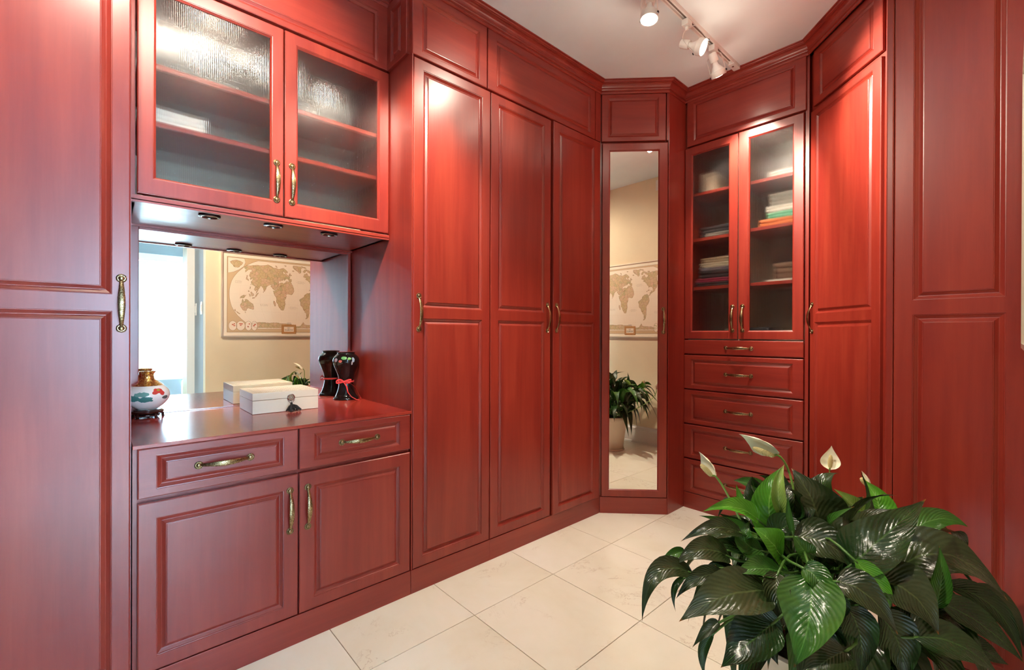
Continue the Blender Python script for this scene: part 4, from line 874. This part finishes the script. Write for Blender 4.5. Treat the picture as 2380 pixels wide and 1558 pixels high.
# the rest of the crown, all round the pot
def ring_leaves(n, r0, r1, z0, zm, z1, w, kinds, seed, a0=0, a1=2*PI):
    g = random.Random(seed)
    for i in range(n):
        a = a0+(a1-a0)*(i+g.uniform(.1, .9))/n; d = Vector((math.cos(a), math.sin(a), 0)); R = g.uniform(.85, 1.12)
        back = d.dot(Vector((-_f.x, -_f.y, 0))); left = d.dot(Vector((-_r.x, -_r.y, 0)))
        if left > .5: R *= .82
        ct = Vector((PX, PY, 0)); P0 = ct+d*r0*R+Vector((0, 0, z0+g.uniform(-.03, .03)))
        P1 = ct+d*(r0+r1)*.52*R+Vector((g.uniform(-.02, .02), g.uniform(-.02, .02), zm+g.uniform(-.03, .03))); P2 = ct+d*r1*R+Vector((g.uniform(-.03, .03), g.uniform(-.03, .03), z1+g.uniform(-.04, .04)))
        leaf(P0, P1, P2, w*g.uniform(.8, 1.15), g.choice(kinds), g.uniform(.25, .5), .06, d*.35+Vector((0, 0, 1)), g)
ring_leaves(11, .07, .17, .56, .68, .74, .085, 'ddmo', 1)
ring_leaves(15, .12, .32, .50, .60, .50, .095, 'ddom', 2)
ring_leaves(17, .16, .39, .42, .50, .34, .10, 'ddo', 3)
ring_leaves(13, .15, .30, .36, .40, .20, .095, 'ddm', 4)
ring_leaves(8, .20, .44, .50, .60, .46, .09, 'dmo', 5, .7, 2.4)

M_SPATHE = mat('spathe_white', (.86, .84, .66), .45); bsdf(M_SPATHE).inputs['Subsurface Weight'].default_value = .1
M_SPAD = mat('spadix_cream', (.66, .56, .26), .7); M_FSTALK = mat('flower_stalk', (.22, .40, .08), .4)
LM['w'] = M_SPATHE
def flower(bx, tx, width, foot, knee, nrm, fold=.55, label=None, tilt=0):
    """spathe from its base bx to its tip tx, spadix on it, stalk down to foot through knee"""
    fl = empty('flower', (0, 0, 0), 0, plant); B, T = bx, tx; d = (T-B); Nv = (nrm-d.normalized()*nrm.dot(d.normalized())).normalized()
    o = leaf(B, (B+T)/2-Nv*d.length*.08, T+Nv*.004, width, 'w', fold, .05, nrm, random.Random(5), False, 'spathe', fl)
    s0 = B+d*.10+Nv*.010; s1 = B+d*.62+Nv*.020; ax = (s1-s0).normalized(); h = (s1-s0).length
    mb = MB().lathe([(.003, 0), (.0062, h*.08), (.0072, h*.4), (.0062, h*.8), (.0035, h*.96), (.0008, h)], s0-PO, ax, 14)
    q = Vector((0, 0, 1)).rotation_difference(ax); rows = int(h/.0030)
    for i in range(rows):
        hh = h*(i+.5)/rows; rr_ = .0072*math.sin(PI*min(.97, .12+hh/h*.85))**.5
        for j in range(10):
            a = 2*PI*(j+.5*(i % 2))/10; c_ = s0-PO+q @ Vector((rr_*math.cos(a), rr_*math.sin(a), hh)); nn = q @ Vector((math.cos(a), math.sin(a), 0))
            u1 = q @ Vector((-math.sin(a), math.cos(a), 0)); mb.add([c_+u1*.0016, c_+ax*.0013, c_-u1*.0016, c_-ax*.0013, c_+nn*.0015], [(0, 1, 4), (1, 2, 4), (2, 3, 4), (3, 0, 4)])
    mb.build('spadix', M_SPAD, fl, True)
    pts = []; ctl = knee
    c1 = B-(s1-s0).normalized()*.06
    for i in range(14): u = i/13; pts.append(foot*(1-u)**3+ctl*3*u*(1-u)**2+c1*3*u*u*(1-u)+B*u**3-PO)
    pts.append(s0-PO); MB().tube(pts, .0030, 8).build('stalk', M_FSTALK, fl, True)
    return fl
foot = Vector((PX, PY, .31)); up = Vector((0, 0, 1))
flower(at(862, 205, 1.24), at(628, 70, 1.22), .064, foot, at(1010, 560, 1.2), (CAMP-at(800, 100, 1.24)).normalized()*.5-_r*.15-up*.55, .5)
flower(at(482, 335, 1.30), at(386, 180, 1.30), .058, foot+Vector((-.02, 0, 0)), at(640, 640, 1.30), -_r*.9+(CAMP-at(800, 100, 1.24)).normalized()*.35, .5)
flower(at(1186, 298, 1.66), at(1197, 148, 1.67), .062, foot+Vector((0, .03, 0)), at(1180, 560, 1.62), (CAMP-at(1180, 200, 1.66)).normalized(), .35)
flower(at(1440, 400, 1.40), at(1386, 300, 1.42), .028, foot+Vector((.01, .02, 0)), at(1440, 600, 1.38), -_r*.6+up*.2, .9)
MB().tube([at(*p)-PO for p in ((1500, 760, 1.25), (1670, 726, 1.22), (1760, 714, 1.2), (1868, 718, 1.2))], [.003, .003, .0025, .0012], 6).build('stalk', M_STALK, plant, True)
bpy.context.view_layer.update()
